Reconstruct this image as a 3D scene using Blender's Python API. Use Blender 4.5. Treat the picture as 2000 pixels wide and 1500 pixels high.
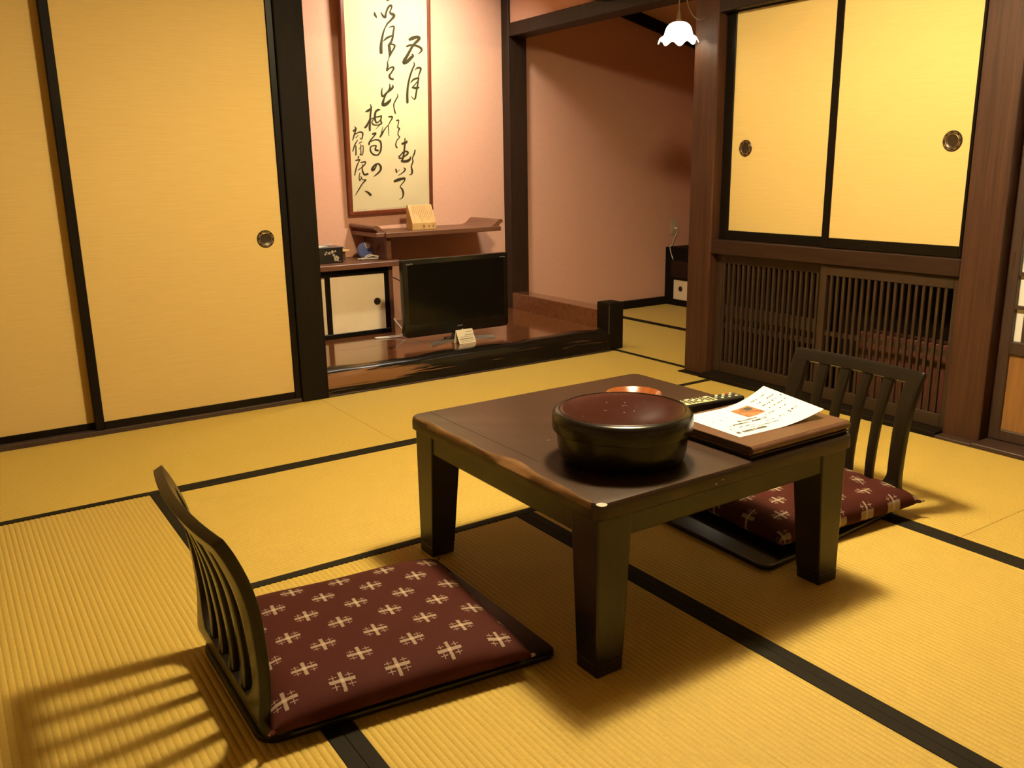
import bpy, bmesh, math, random
from mathutils import Vector, Matrix
random.seed(7)
for o in list(bpy.data.objects): bpy.data.objects.remove(o)
S = bpy.context.scene
COL = S.collection
PI = math.pi
# ------------------------------------------------------------------ camera, world, lights, exposure
CH = 1.07
YAW, PIT, ROL, FPX = math.radians(33.40626), math.radians(14.08131), math.radians(0.94754), 1697.768
fw = Vector((math.sin(YAW)*math.cos(PIT), math.cos(YAW)*math.cos(PIT), -math.sin(PIT)))
r0 = Vector((math.cos(YAW), -math.sin(YAW), 0)); d0 = fw.cross(r0)
RT = math.cos(ROL)*r0 + math.sin(ROL)*d0
DN = -math.sin(ROL)*r0 + math.cos(ROL)*d0
cam = bpy.data.cameras.new('camera'); co = bpy.data.objects.new('camera', cam); COL.objects.link(co)
M = Matrix((RT, -DN, -fw)).transposed().to_4x4(); M.translation = (0, 0, CH)
co.matrix_world = M
cam.sensor_fit = 'HORIZONTAL'; cam.sensor_width = 36; cam.lens = FPX/2000*36; cam.clip_start = .02
S.camera = co
S.view_settings.view_transform = 'Standard'; S.view_settings.look = 'None'
S.view_settings.gamma = 1; S.view_settings.use_curve_mapping = False
S.view_settings.exposure = 0.0
W = bpy.data.worlds.new('World'); S.world = W; W.use_nodes = True
W.node_tree.nodes['Background'].inputs[0].default_value = (.03, .02, .012, 1)
W.node_tree.nodes['Background'].inputs[1].default_value = .3
ROOM_LAMP = (1.70, 1.82, 2.20); ROOM_POWER = 222.0; ROOM_COL = (1.0, .81, .50)
TOKO_LAMP = (2.62, 4.22, 2.28); TOKO_POWER = 23.5; TOKO_COL = (1.0, .89, .72)
ALC_POWER = 1.0
def area(name, loc, power, col, size, rot=(0, 0, 0)):
    L = bpy.data.lights.new(name, 'AREA'); L.shape = 'DISK'; L.size = size; L.energy = power; L.color = col
    o = bpy.data.objects.new(name, L); COL.objects.link(o); o.location = loc; o.rotation_euler = rot
    return o

# ------------------------------------------------------------------ pixel helpers (photo taken as 2000x1500)
def ray(u, v): return RT*((u-1000)/FPX) + DN*((v-750)/FPX) + fw
def px_y(u, v, y): d = ray(u, v); return Vector((0, 0, CH)) + d*(y/d.y)
def px_x(u, v, x): d = ray(u, v); return Vector((0, 0, CH)) + d*(x/d.x)
def px_z(u, v, z): d = ray(u, v); return Vector((0, 0, CH)) + d*((z-CH)/d.z)

# ------------------------------------------------------------------ materials
MATS = {}
def N(nt, t, **kw):
    n = nt.nodes.new(t)
    for k, v in kw.items(): setattr(n, k, v)
    return n
def mat(name, col, rough=.5, col2=None, scale=(1, 1, 1), nscale=8, detail=4, contrast=(.35, .65), bump=0, bdist=.001,
        coat=0, metal=0, emit=0, ecol=None, spec=.5, rough2=None, sheen=0, trans=0, dist=0):
    m = bpy.data.materials.new(name); m.use_nodes = True; nt = m.node_tree
    b = nt.nodes['Principled BSDF']
    b.inputs['Base Color'].default_value = (*col, 1); b.inputs['Roughness'].default_value = rough
    b.inputs['Metallic'].default_value = metal; b.inputs['Specular IOR Level'].default_value = spec
    b.inputs['Coat Weight'].default_value = coat; b.inputs['Coat Roughness'].default_value = .08
    if sheen: b.inputs['Sheen Weight'].default_value = sheen
    if trans: b.inputs['Transmission Weight'].default_value = trans
    if emit:
        b.inputs['Emission Color'].default_value = (*(ecol or col), 1); b.inputs['Emission Strength'].default_value = emit
    if col2 is not None or bump:
        tc = N(nt, 'ShaderNodeTexCoord'); mp = N(nt, 'ShaderNodeMapping'); mp.inputs['Scale'].default_value = scale
        nz = N(nt, 'ShaderNodeTexNoise'); nz.inputs['Scale'].default_value = nscale; nz.inputs['Detail'].default_value = detail
        nz.inputs['Distortion'].default_value = dist
        nt.links.new(tc.outputs['Object'], mp.inputs[0]); nt.links.new(mp.outputs[0], nz.inputs[0])
        if col2 is not None:
            rp = N(nt, 'ShaderNodeValToRGB')
            rp.color_ramp.elements[0].position = contrast[0]; rp.color_ramp.elements[1].position = contrast[1]
            rp.color_ramp.elements[0].color = (*col, 1); rp.color_ramp.elements[1].color = (*col2, 1)
            nt.links.new(nz.outputs[0], rp.inputs[0]); nt.links.new(rp.outputs[0], b.inputs['Base Color'])
        if rough2 is not None:
            mr = N(nt, 'ShaderNodeMapRange'); mr.inputs[3].default_value = rough; mr.inputs[4].default_value = rough2
            nt.links.new(nz.outputs[0], mr.inputs[0]); nt.links.new(mr.outputs[0], b.inputs['Roughness'])
        if bump:
            bp = N(nt, 'ShaderNodeBump'); bp.inputs['Strength'].default_value = bump; bp.inputs['Distance'].default_value = bdist
            nt.links.new(nz.outputs[0], bp.inputs['Height']); nt.links.new(bp.outputs[0], b.inputs['Normal'])
    MATS[name] = m
    return m
tat_x = mat('tatami_long_x', (.43, .300, .050), .62, (.50, .355, .068), (260, 30, 30), 2.2, 3, bump=.4, bdist=.0006, spec=.35, sheen=.10)
tat_y = mat('tatami_long_y', (.43, .300, .050), .62, (.50, .355, .068), (30, 260, 30), 2.2, 3, bump=.4, bdist=.0006, spec=.35, sheen=.10)
heri_m = mat('border_cloth', (.0085, .0065, .0030), .75, (.0125, .0095, .0045), (300, 300, 300), 2, bump=.4, bdist=.0006, spec=.15)
sub_m = mat('subfloor', (.10, .06, .03), .8)
fus_x = mat('fusuma_paper_x', (.57, .405, .135), .75, (.61, .44, .152), (3.0, 3.0, 130), 2.2, 5, (.38, .66), bump=.12, bdist=.0006, spec=.25)
fus_y = mat('fusuma_paper_y', (.62, .46, .165), .75, (.65, .485, .178), (3.0, 3.0, 110), 2.0, 5, (.38, .66), bump=.1, bdist=.0006, spec=.25)
lacq = mat('black_lacquer', (.006, .0043, .0025), .38, spec=.12)
blackwood = mat('black_stained_wood', (.0075, .0052, .0026), .6, (.0105, .0072, .0037), (50, 50, 3), 2, spec=.08, bump=.1)
redwood_z = mat('red_brown_wood_upright', (.032, .0115, .0050), .52, (.062, .024, .0105), (38, 38, 1.6), 1.6, 5, (.3, .7), bump=.15, spec=.3, dist=.9)
redwood_y = mat('red_brown_wood_along_y', (.017, .0070, .0032), .5, (.027, .0112, .0052), (40, 2, 40), 1.6, 5, (.3, .7), bump=.12, spec=.25)
darkpost = mat('dark_brown_post', (.019, .0095, .0050), .5, (.027, .0138, .0072), (40, 40, 2), 2, bump=.1, spec=.25)
latt_m = mat('lattice_wood', (.026, .0140, .0068), .5, (.036, .0195, .0095), (40, 40, 3), 2, spec=.3)
plaster = mat('salmon_plaster', (.580, .325, .222), .9, (.600, .338, .232), (1, 1, 1), 60, 3, bump=.06, bdist=.001, spec=.1)
cream = mat('cream_plaster', (.66, .52, .32), .9, bump=.1, nscale=50, bdist=.001)
ceil_m = mat('ceiling_boards', (.40, .28, .15), .6, (.46, .33, .18), (3, 30, 30), 2)
slopec = mat('sloping_ceiling', (.55, .33, .20), .85, (.58, .36, .22), (1, 1, 1), 30, 3)
tokofl = mat('polished_red_board', (.115, .036, .0115), .13, (.175, .064, .021), (1.5, 22, 22), 1.8, 5, (.3, .7), coat=.5, spec=.5, dist=.8)
shelfw = mat('shelf_wood', (.110, .043, .020), .40, (.145, .060, .029), (2, 30, 30), 2, 4, spec=.4)
shelfw_y = mat('shelf_wood_roll', (.135, .058, .031), .42, (.165, .073, .040), (30, 2, 30), 2, 4, spec=.4)
table_m = mat('dark_table_wood', (.022, .0105, .0050), .36, (.034, .0165, .0082), (60, 1.6, 60), 1.6, 5, (.3, .7), bump=.06, spec=.4)
table_l = mat('dark_table_leg', (.011, .0066, .0030), .36, (.015, .0090, .0042), (40, 40, 2), 2, spec=.4)
bark_m = mat('natural_edge_wood', (.085, .040, .014), .34, (.14, .070, .026), (40, 14, 40), 1.6, 4, spec=.5)
chair_m = mat('dark_lacquered_chair', (.0080, .0055, .0032), .28, spec=.32)
tubbody = mat('black_lacquer_tub', (.006, .0045, .0025), .24, spec=.3)
tublid = mat('maroon_lacquer', (.022, .0055, .0034), .26, (.030, .0075, .0046), (1, 1, 1), 14, 3, spec=.12)
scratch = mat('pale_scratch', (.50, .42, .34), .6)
scratch_b = mat('dull_scuffed_edge', (.10, .075, .05), .7)
tvm = mat('black_tv_plastic', (.006, .0055, .0035), .22, spec=.4)
screen = mat('tv_screen', (.005, .0045, .003), .12, spec=.25)
silver = mat('silver_metal', (.55, .55, .55), .25, metal=1)
greytx = mat('grey_print', (.30, .29, .27), .5)
white = mat('white_paper', (.86, .85, .80), .8)
card_m = mat('cream_card', (.74, .66, .46), .8)
ink = mat('black_ink', (.030, .022, .006), .7, spec=.2)
ink2 = mat('grey_ink', (.045, .040, .028), .8)
scrollp = mat('scroll_paper', (.50, .41, .225), .85, (.53, .44, .245), (1, 1, 1), 5, 4)
stain_m = mat('worn_paper_edge', (.42, .33, .20), .85)
framew = mat('red_picture_frame', (.11, .022, .0075), .28, (.14, .032, .011), (30, 30, 3), 2, spec=.5)
brass = mat('aged_brass', (.45, .30, .12), .35, metal=.9)
bronze = mat('dark_bronze', (.035, .022, .010), .35, metal=.3, spec=.5)
cabpaper = mat('pale_cabinet_paper', (.78, .64, .40), .8, (.82, .68, .44), (1, 1, 1), 8, 3)
signwood = mat('pale_sign_wood', (.46, .27, .085), .55, (.53, .33, .115), (40, 3, 6), 2, 4)
brownink = mat('brown_ink', (.20, .09, .03), .7)
leather = mat('brown_leather', (.070, .029, .0125), .42, (.090, .039, .018), (1, 1, 1), 90, 3, bump=.2, bdist=.0006, spec=.45)
leather_d = mat('dark_leather', (.022, .012, .008), .32, spec=.5)
pagew = mat('page_block', (.07, .04, .022), .7)
photo_m = mat('printed_photo', (.17, .050, .012), .6, (.34, .14, .038), (1, 1, 1), 38, 2, (.4, .6))
remote_m = mat('black_remote', (.014, .013, .009), .38)
remote_p = mat('pale_gold_panel', (.62, .58, .30), .45)
key_m = mat('dark_key', (.03, .03, .02), .5)
key_w = mat('pale_key', (.75, .72, .5), .5)
key_r = mat('red_key', (.45, .03, .02), .5)
dish_m = mat('orange_brown_lacquer_wood', (.16, .042, .010), .2, (.20, .058, .0135), (4, 30, 4), 2, coat=.4)
shoji_p = mat('shoji_paper', (.82, .80, .72), .9)
panelw = mat('golden_door_panel', (.20, .090, .024), .45, (.25, .118, .033), (30, 30, 2.5), 2, 5, bump=.1)
doorw = mat('brown_door_frame', (.032, .0155, .008), .5, (.045, .022, .0115), (40, 40, 3), 2)
plasticw = mat('beige_plastic', (.46, .38, .24), .5)
cordw = mat('white_cord', (.70, .64, .54), .5)
cordb = mat('brown_cord', (.10, .05, .02), .6)
cordk = mat('black_cord', (.012, .010, .008), .5)
redbox = mat('dark_red_cabinet', (.075, .018, .012), .5)
blueplastic = mat('blue_plastic', (.10, .13, .34), .4)
whiteplastic = mat('white_plastic', (.72, .70, .66), .5)
boxlac = mat('box_lacquer', (.016, .013, .010), .25)
goldprint = mat('gold_print', (.42, .34, .22), .5)
pinkprint = mat('muted_pink_print', (.30, .16, .13), .6)
glassm = mat('frosted_glass_shade', (.95, .93, .86), .35, emit=3.5, ecol=(1, .90, .68))
lampm = mat('lit_lamp_diffuser', (.9, .8, .6), .5, emit=6, ecol=(1, .8, .48))
lampshade = mat('white_lamp_shade', (.80, .74, .62), .6)
lampframe = mat('lamp_frame_wood', (.08, .04, .02), .5)

# gamachi: black lacquer with the natural orange grain left open at one end
def gamachi_mat():
    m = bpy.data.materials.new('lacquered_log'); m.use_nodes = True; nt = m.node_tree; b = nt.nodes['Principled BSDF']
    tc = N(nt, 'ShaderNodeTexCoord'); sp = N(nt, 'ShaderNodeSeparateXYZ'); nt.links.new(tc.outputs['Object'], sp.inputs[0])
    mp = N(nt, 'ShaderNodeMapping'); mp.inputs['Scale'].default_value = (1.5, 26, 44)
    nz = N(nt, 'ShaderNodeTexNoise'); nz.inputs['Scale'].default_value = 1.3; nz.inputs['Detail'].default_value = 5; nz.inputs['Distortion'].default_value = 1.6
    nt.links.new(tc.outputs['Object'], mp.inputs[0]); nt.links.new(mp.outputs[0], nz.inputs[0])
    mx = N(nt, 'ShaderNodeMapRange'); mx.inputs[1].default_value = 0.25; mx.inputs[2].default_value = .75; mx.inputs[3].default_value = .20; mx.inputs[4].default_value = -.16
    nt.links.new(sp.outputs[0], mx.inputs[0])
    dz = N(nt, 'ShaderNodeMath', operation='SUBTRACT'); nt.links.new(sp.outputs[2], dz.inputs[0]); dz.inputs[1].default_value = .070
    az = N(nt, 'ShaderNodeMath', operation='ABSOLUTE'); nt.links.new(dz.outputs[0], az.inputs[0])
    mz = N(nt, 'ShaderNodeMapRange'); mz.inputs[1].default_value = .012; mz.inputs[2].default_value = .042; mz.inputs[3].default_value = .03; mz.inputs[4].default_value = -.24
    nt.links.new(az.outputs[0], mz.inputs[0])
    a = N(nt, 'ShaderNodeMath', operation='ADD'); nt.links.new(nz.outputs[0], a.inputs[0]); nt.links.new(mx.outputs[0], a.inputs[1])
    a2 = N(nt, 'ShaderNodeMath', operation='ADD'); nt.links.new(a.outputs[0], a2.inputs[0]); nt.links.new(mz.outputs[0], a2.inputs[1])
    rp = N(nt, 'ShaderNodeValToRGB'); e = rp.color_ramp.elements
    e[0].position = .47; e[0].color = (.008, .006, .0035, 1); e[1].position = .58; e[1].color = (.17, .080, .030, 1)
    nt.links.new(a2.outputs[0], rp.inputs[0]); nt.links.new(rp.outputs[0], b.inputs['Base Color'])
    b.inputs['Roughness'].default_value = .22; b.inputs['Specular IOR Level'].default_value = .25
    return m
gam_m = gamachi_mat()

# cushion cloth: maroon with a staggered woven cross pattern
def cushion_mat():
    m = bpy.data.materials.new('maroon_cross_pattern_cloth'); m.use_nodes = True; nt = m.node_tree; b = nt.nodes['Principled BSDF']
    tc = N(nt, 'ShaderNodeTexCoord')
    wn = N(nt, 'ShaderNodeTexNoise'); wn.inputs['Scale'].default_value = 260; wn.inputs['Detail'].default_value = 2
    nt.links.new(tc.outputs['Object'], wn.inputs[0])
    vs = N(nt, 'ShaderNodeVectorMath', operation='SUBTRACT'); nt.links.new(wn.outputs['Color'], vs.inputs[0]); vs.inputs[1].default_value = (.5, .5, .5)
    vm = N(nt, 'ShaderNodeVectorMath', operation='SCALE'); vm.inputs['Scale'].default_value = .0030; nt.links.new(vs.outputs[0], vm.inputs[0])
    va = N(nt, 'ShaderNodeVectorMath', operation='ADD'); nt.links.new(tc.outputs['Object'], va.inputs[0]); nt.links.new(vm.outputs[0], va.inputs[1])
    sp = N(nt, 'ShaderNodeSeparateXYZ'); nt.links.new(va.outputs[0], sp.inputs[0])
    def op(o, a, b2=None):
        n = N(nt, 'ShaderNodeMath', operation=o)
        for i, x in enumerate((a, b2)):
            if x is None: continue
            if isinstance(x, (int, float)): n.inputs[i].default_value = x
            else: nt.links.new(x, n.inputs[i])
        return n.outputs[0]
    PX, PY = .1155, .136
    def cell(ox, oy):
        u = op('SUBTRACT', op('FLOORED_MODULO', op('ADD', sp.outputs[0], ox + 10*PX), PX), PX/2)
        v = op('SUBTRACT', op('FLOORED_MODULO', op('ADD', sp.outputs[1], oy + 10*PY), PY), PY/2)
        au, av = op('ABSOLUTE', u), op('ABSOLUTE', v)
        def rect(a, ha, bb, hb):
            return op('MULTIPLY', op('LESS_THAN', a, ha), op('LESS_THAN', bb, hb))
        h = rect(au, .0265, av, .0042)
        w = rect(au, .0038, av, .0235)
        cu, cv = op('ABSOLUTE', op('SUBTRACT', au, .0165)), op('ABSOLUTE', op('SUBTRACT', av, .0115))
        c1 = rect(cu, .0080, cv, .0009); c2 = rect(cu, .0008, cv, .0065)
        thin = op('MAXIMUM', c1, c2)
        big = op('ADD', op('MULTIPLY', h, .62), op('MULTIPLY', w, .62))
        return op('MAXIMUM', big, op('MULTIPLY', thin, .6))
    f = op('MINIMUM', op('MAXIMUM', cell(PX/2-.0477, PY/2+.0141), cell(-.0477, .0141)), 1.0)
    mixn = N(nt, 'ShaderNodeMix', data_type='RGBA')
    nt.links.new(f, mixn.inputs[0]); mixn.inputs[6].default_value = (.044, .0100, .0072, 1); mixn.inputs[7].default_value = (.34, .270, .195, 1)
    nt.links.new(mixn.outputs[2], b.inputs['Base Color'])
    b.inputs['Roughness'].default_value = .75; b.inputs['Specular IOR Level'].default_value = .08
    n2 = N(nt, 'ShaderNodeTexNoise'); n2.inputs['Scale'].default_value = 420
    nt.links.new(tc.outputs['Object'], n2.inputs[0])
    bp = N(nt, 'ShaderNodeBump'); bp.inputs['Strength'].default_value = .25; bp.inputs['Distance'].default_value = .0006
    nt.links.new(n2.outputs[0], bp.inputs['Height']); nt.links.new(bp.outputs[0], b.inputs['Normal'])
    return m
cush_m = cushion_mat()

# ------------------------------------------------------------------ object helpers
def tag(o, label=None, cat=None, group=None, kind=None):
    if label: o['label'] = label
    if cat: o['category'] = cat
    if group: o['group'] = group
    if kind: o['kind'] = kind
    return o
def empty(name, loc=(0, 0, 0), label=None, cat=None, group=None, kind=None, rz=0):
    o = bpy.data.objects.new(name, None); COL.objects.link(o); o.location = loc; o.rotation_euler = (0, 0, rz)
    o.empty_display_size = .05
    return tag(o, label, cat, group, kind)
WORLD = {}
def wloc(o):
    v = Vector(o.location)
    while o.parent: o = o.parent; v += Vector(o.location)
    return v
def link(name, bm, m, parent=None, loc=None, smooth=False, local=False):
    """bm is in world coordinates (or in the parent's own frame when local)."""
    me = bpy.data.meshes.new(name); 
    bm.normal_update()
    origin = Vector((0, 0, 0))
    if parent is not None and not local: origin = wloc(parent)
    base = Vector(loc) if loc is not None else origin
    if base.length: bmesh.ops.translate(bm, verts=bm.verts, vec=-base)
    bm.to_mesh(me); bm.free()
    if isinstance(m, (list, tuple)):
        for x in m: me.materials.append(x)
    else: me.materials.append(m)
    if smooth:
        for p in me.polygons: p.use_smooth = True
        if smooth is not True:
            me.set_sharp_from_angle(angle=smooth)
    o = bpy.data.objects.new(name, me); COL.objects.link(o)
    if parent is not None:
        o.parent = parent
        o.location = base - origin
    else:
        o.location = base
    return o
def bx(x0, x1, y0, y1, z0, z1, bev=0, seg=1, bm=None):
    own = bm is None
    b = bmesh.new()
    vs = [b.verts.new((x, y, z)) for x in (x0, x1) for y in (y0, y1) for z in (z0, z1)]
    for f in ((0, 1, 3, 2), (4, 6, 7, 5), (0, 4, 5, 1), (2, 3, 7, 6), (0, 2, 6, 4), (1, 5, 7, 3)):
        b.faces.new([vs[i] for i in f])
    if bev: bmesh.ops.bevel(b, geom=list(b.edges), offset=bev, segments=seg, profile=.5, affect='EDGES')
    bmesh.ops.recalc_face_normals(b, faces=b.faces)
    if own: return b
    me = bpy.data.meshes.new('t'); b.to_mesh(me); b.free(); bm.from_mesh(me); bpy.data.meshes.remove(me)
    return bm
def hexa(p, bev=0, seg=1):
    """eight corners: bottom ring 4, top ring 4."""
    b = bmesh.new(); vs = [b.verts.new(q) for q in p]
    for f in ((3, 2, 1, 0), (4, 5, 6, 7), (0, 1, 5, 4), (1, 2, 6, 5), (2, 3, 7, 6), (3, 0, 4, 7)): b.faces.new([vs[i] for i in f])
    bmesh.ops.recalc_face_normals(b, faces=b.faces)
    if bev: bmesh.ops.bevel(b, geom=list(b.edges), offset=bev, segments=seg, profile=.5, affect='EDGES')
    return b
def prism(pts, vec, bev=0, seg=1):
    """closed outline of 3-D points extruded by vec."""
    b = bmesh.new(); v = Vector(vec)
    A = [b.verts.new(p) for p in pts]; B = [b.verts.new(Vector(p)+v) for p in pts]
    b.faces.new(A); b.faces.new(B[::-1]); n = len(pts)
    for i in range(n): b.faces.new((A[i], B[i], B[(i+1) % n], A[(i+1) % n]))
    bmesh.ops.recalc_face_normals(b, faces=b.faces)
    if bev: bmesh.ops.bevel(b, geom=list(b.edges), offset=bev, segments=seg, profile=.5, affect='EDGES')
    return b
def lathe(profile, c=(0, 0, 0), n=64, axis='z', wob=None):
    b = bmesh.new(); rings = []
    for k, (r, h) in enumerate(profile):
        ring = []
        if r < 1e-6:
            ring = [b.verts.new((0, 0, h))]
        else:
            for i in range(n):
                a = 2*PI*i/n; rr, hh = (r, h) if wob is None else wob(k, a, r, h)
                ring.append(b.verts.new((rr*math.cos(a), rr*math.sin(a), hh)))
        rings.append(ring)
    for A, B in zip(rings, rings[1:]):
        if len(A) == 1 and len(B) == 1: continue
        for i in range(n):
            j = (i+1) % n
            if len(A) == 1: b.faces.new((A[0], B[i], B[j]))
            elif len(B) == 1: b.faces.new((A[i], A[j], B[0]))
            else: b.faces.new((A[i], A[j], B[j], B[i]))
    bmesh.ops.recalc_face_normals(b, faces=b.faces)
    if axis == 'y': bmesh.ops.rotate(b, verts=b.verts, matrix=Matrix.Rotation(PI/2, 3, 'X'))      # z -> -y
    if axis == 'x': bmesh.ops.rotate(b, verts=b.verts, matrix=Matrix.Rotation(-PI/2, 3, 'Y'))     # z -> -x
    bmesh.ops.translate(b, verts=b.verts, vec=Vector(c))
    return b
def tube(pts, r, n=8):
    b = bmesh.new(); pts = [Vector(p) for p in pts]; rings = []
    up = Vector((.13, .21, .97))
    for i, p in enumerate(pts):
        t = (pts[min(i+1, len(pts)-1)] - pts[max(i-1, 0)]).normalized()
        a = t.cross(up)
        if a.length < 1e-4: a = t.cross(Vector((1, 0, 0)))
        a.normalize(); c = t.cross(a)
        rr = r[i] if isinstance(r, (list, tuple)) else r
        rings.append([b.verts.new(p + a*rr*math.cos(2*PI*k/n) + c*rr*math.sin(2*PI*k/n)) for k in range(n)])
    for A, B in zip(rings, rings[1:]):
        for i in range(n): b.faces.new((A[i], A[(i+1) % n], B[(i+1) % n], B[i]))
    b.faces.new(rings[0][::-1]); b.faces.new(rings[-1])
    bmesh.ops.recalc_face_normals(b, faces=b.faces)
    return b
def smooth_line(pts, k=6):
    out = []; P = [Vector(p) for p in pts]; n = len(P)
    for i in range(n-1):
        p0, p1, p2, p3 = P[max(i-1, 0)], P[i], P[i+1], P[min(i+2, n-1)]
        for j in range(k):
            t = j/k
            out.append(.5*((2*p1) + (p2-p0)*t + (2*p0-5*p1+4*p2-p3)*t*t + (3*p1-p0-3*p2+p3)*t**3))
    out.append(P[-1]); return out
def text_mesh(txt, size, extr=.0003):
    cu = bpy.data.curves.new('t', 'FONT'); cu.body = txt; cu.size = size; cu.extrude = extr; cu.align_x = 'CENTER'; cu.resolution_u = 3
    o = bpy.data.objects.new('t', cu); COL.objects.link(o)
    dg = bpy.context.evaluated_depsgraph_get(); me = bpy.data.meshes.new_from_object(o.evaluated_get(dg))
    b = bmesh.new(); b.from_mesh(me); bpy.data.objects.remove(o); bpy.data.meshes.remove(me); bpy.data.curves.remove(cu)
    return b
def struct(name, bm, m, label, cat, smooth=False, loc=None):
    return tag(link(name, bm, m, None, loc, smooth), label, cat, None, 'structure')

# ------------------------------------------------------------------ key planes (metres)
YA, YK = 3.873, 5.013           # sliding-door wall plane, back wall of alcoves
ZC = 2.45
TZ = .12                        # raised alcove floor

# ------------------------------------------------------------------ floor: tatami mats
floor = struct('floor', bx(-1.5, 5.2, -1.6, 5.1, -.12, -.056), sub_m, 'yellow tatami floor of the room with dark cloth borders', 'floor')
RIB = .0147
def tatami(x0, x1, y0, y1, d, lo=True, hi=True):
    """d: direction of the long side; lo/hi: cloth border on the low/high long edge."""
    b = bmesh.new()
    w0, w1 = (y0, y1) if d == 'x' else (x0, x1); l0, l1 = (x0, x1) if d == 'x' else (y0, y1)
    w0 += .0004; w1 -= .0004; l0 += .0008; l1 -= .0008
    n = max(8, round((w1-w0)/RIB)); prof = []
    for i in range(n):
        for k in range(5):
            t = (i+k/5)/n; s = abs(2*k/5-1)
            prof.append((w0+(w1-w0)*t, -.0018*s**2.4))
    prof.append((w1, -.0018)); prof += [(w1, -.055), (w0, -.055)]
    A = []; B = []
    for w, z in prof:
        A.append(b.verts.new((l0, w, z) if d == 'x' else (w, l0, z))); B.append(b.verts.new((l1, w, z) if d == 'x' else (w, l1, z)))
    m = len(prof)
    for i in range(m): b.faces.new((A[i], A[(i+1) % m], B[(i+1) % m], B[i]))
    b.faces.new(A); b.faces.new(B[::-1]); bmesh.ops.recalc_face_normals(b, faces=b.faces)
    o = link('tatami_mat', b, tat_x if d == 'x' else tat_y, floor, loc=((x0+x1)/2, (y0+y1)/2, 0), smooth=math.radians(40))
    for flag, e0, e1 in ((lo, w0, w0+.0315), (hi, w1-.0315, w1)):
        if flag:
            q = (l0, l1, e0, e1) if d == 'x' else (e0, e1, l0, l1)
            link('cloth_border', bx(*q, -.004, .0012, .0006), heri_m, o)
L1, L2, L3, L4, L5, LS, S2 = 3.013, 2.129, .531, 1.444, 2.341, 1.452, 1.241
XS = 3.199
tatami(-.36, LS, L1, YA, 'x', True, False); tatami(LS, 3.288, L1, YA, 'x', True, False); tatami(-1.45, -.36, L1, YA, 'x', True, False)
tatami(L3, L5, L2, L1, 'x')
tatami(-.37, L3, 1.203, L1, 'y'); tatami(-1.28, -.37, 1.203, L1, 'y')
tatami(L3, L4, .319, L2, 'y'); tatami(L4, L5, .319, L2, 'y')
tatami(L5, XS, S2, L1, 'y', True, False); tatami(L5, XS, -.569, S2, 'y', True, False)
tatami(-1.28, -.37, -.607, 1.203, 'y'); tatami(-.37, L3, -.607, 1.203, 'y')
tatami(L3, L4, -1.49, .319, 'y'); tatami(L4, L5, -1.49, .319, 'y')
tatami(3.288, 4.082, 3.262, YK-.03, 'y'); tatami(4.082, 4.756, 3.262, YK-.03, 'y', True, False)

# ------------------------------------------------------------------ room shell
struct('ceiling', bx(-1.5, 3.7, -1.6, 4.0, ZC, ZC+.05), ceil_m, 'brown boarded ceiling over the main room', 'ceiling')
struct('wall_left', bx(-1.52, -1.45, -1.6, 4.0, -.05, ZC), cream, 'cream plaster wall closing the room beside the sliding doors', 'wall')
struct('wall_front', bx(-1.5, 3.7, -1.66, -1.6, -.05, ZC), cream, 'cream plaster wall facing the sliding doors', 'wall')
struct('wall_right', bx(3.62, 3.70, -1.6, 3.2, -.05, ZC), cream, 'plaster wall behind the closet and lattice doors', 'wall')
wb = bx(1.40, 5.2, YK, YK+.06, -.05, ZC+.3)
struct('wall_back', wb, plaster, 'salmon plaster wall at the back of both alcoves', 'wall')
struct('wall_alcove_left', bx(1.38, 1.435, 4.0, YK, -.05, ZC), plaster, 'salmon plaster side wall of the scroll alcove, behind the black pillar', 'wall')
struct('wall_alcove_right', bx(5.10, 5.16, 3.2, YK, -.05, ZC+.3), plaster, 'salmon plaster end wall above the small cabinet', 'wall')
struct('wall_alcove_side', bx(3.40, 5.10, 3.17, 3.232, -.05, ZC+.3), plaster, 'salmon plaster wall between closet and side alcove', 'wall')
struct('wall_over_doors', bx(-1.45, 3.27, YA+.02, YA+.10, 1.95, ZC), cream, 'cream plaster wall strip above the sliding doors', 'wall')
struct('wall_over_closet', bx(3.30, 3.60, -1.6, 3.107, 1.87, ZC), cream, 'cream plaster strip above the closet lintel', 'wall')
struct('wall_over_lintel', bx(3.283, 3.40, 3.262, YK, 1.950, ZC+.3), plaster, 'salmon plaster above the lintel between the two alcoves', 'wall')
struct('ceiling_alcove', bx(1.38, 3.41, YA+.1, YK, ZC-.02, ZC+.03), ceil_m, 'brown board ceiling of the scroll alcove', 'ceiling')
def zs(x): return 2.081-.235*(x-4.222)
sc = hexa([(3.40, 3.23, zs(3.40)+.078), (5.10, 3.23, zs(5.10)+.078), (5.10, YK, zs(5.10)+.078), (3.40, YK, zs(3.40)+.078),
           (3.40, 3.23, zs(3.40)+.12), (5.10, 3.23, zs(5.10)+.12), (5.10, YK, zs(5.10)+.12), (3.40, YK, zs(3.40)+.12)])
struct('ceiling_side_alcove', sc, slopec, 'sloping brown ceiling of the side alcove', 'ceiling')
st = hexa([(3.42, YK-.035, zs(3.42)), (5.09, YK-.035, zs(5.09)), (5.09, YK, zs(5.09)), (3.42, YK, zs(3.42)),
           (3.42, YK-.035, zs(3.42)+.076), (5.09, YK-.035, zs(5.09)+.076), (5.09, YK, zs(5.09)+.076), (3.42, YK, zs(3.42)+.076)], .003)
struct('trim_1', st, blackwood, 'dark slanting board under the sloping ceiling of the side alcove', 'trim')
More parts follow.
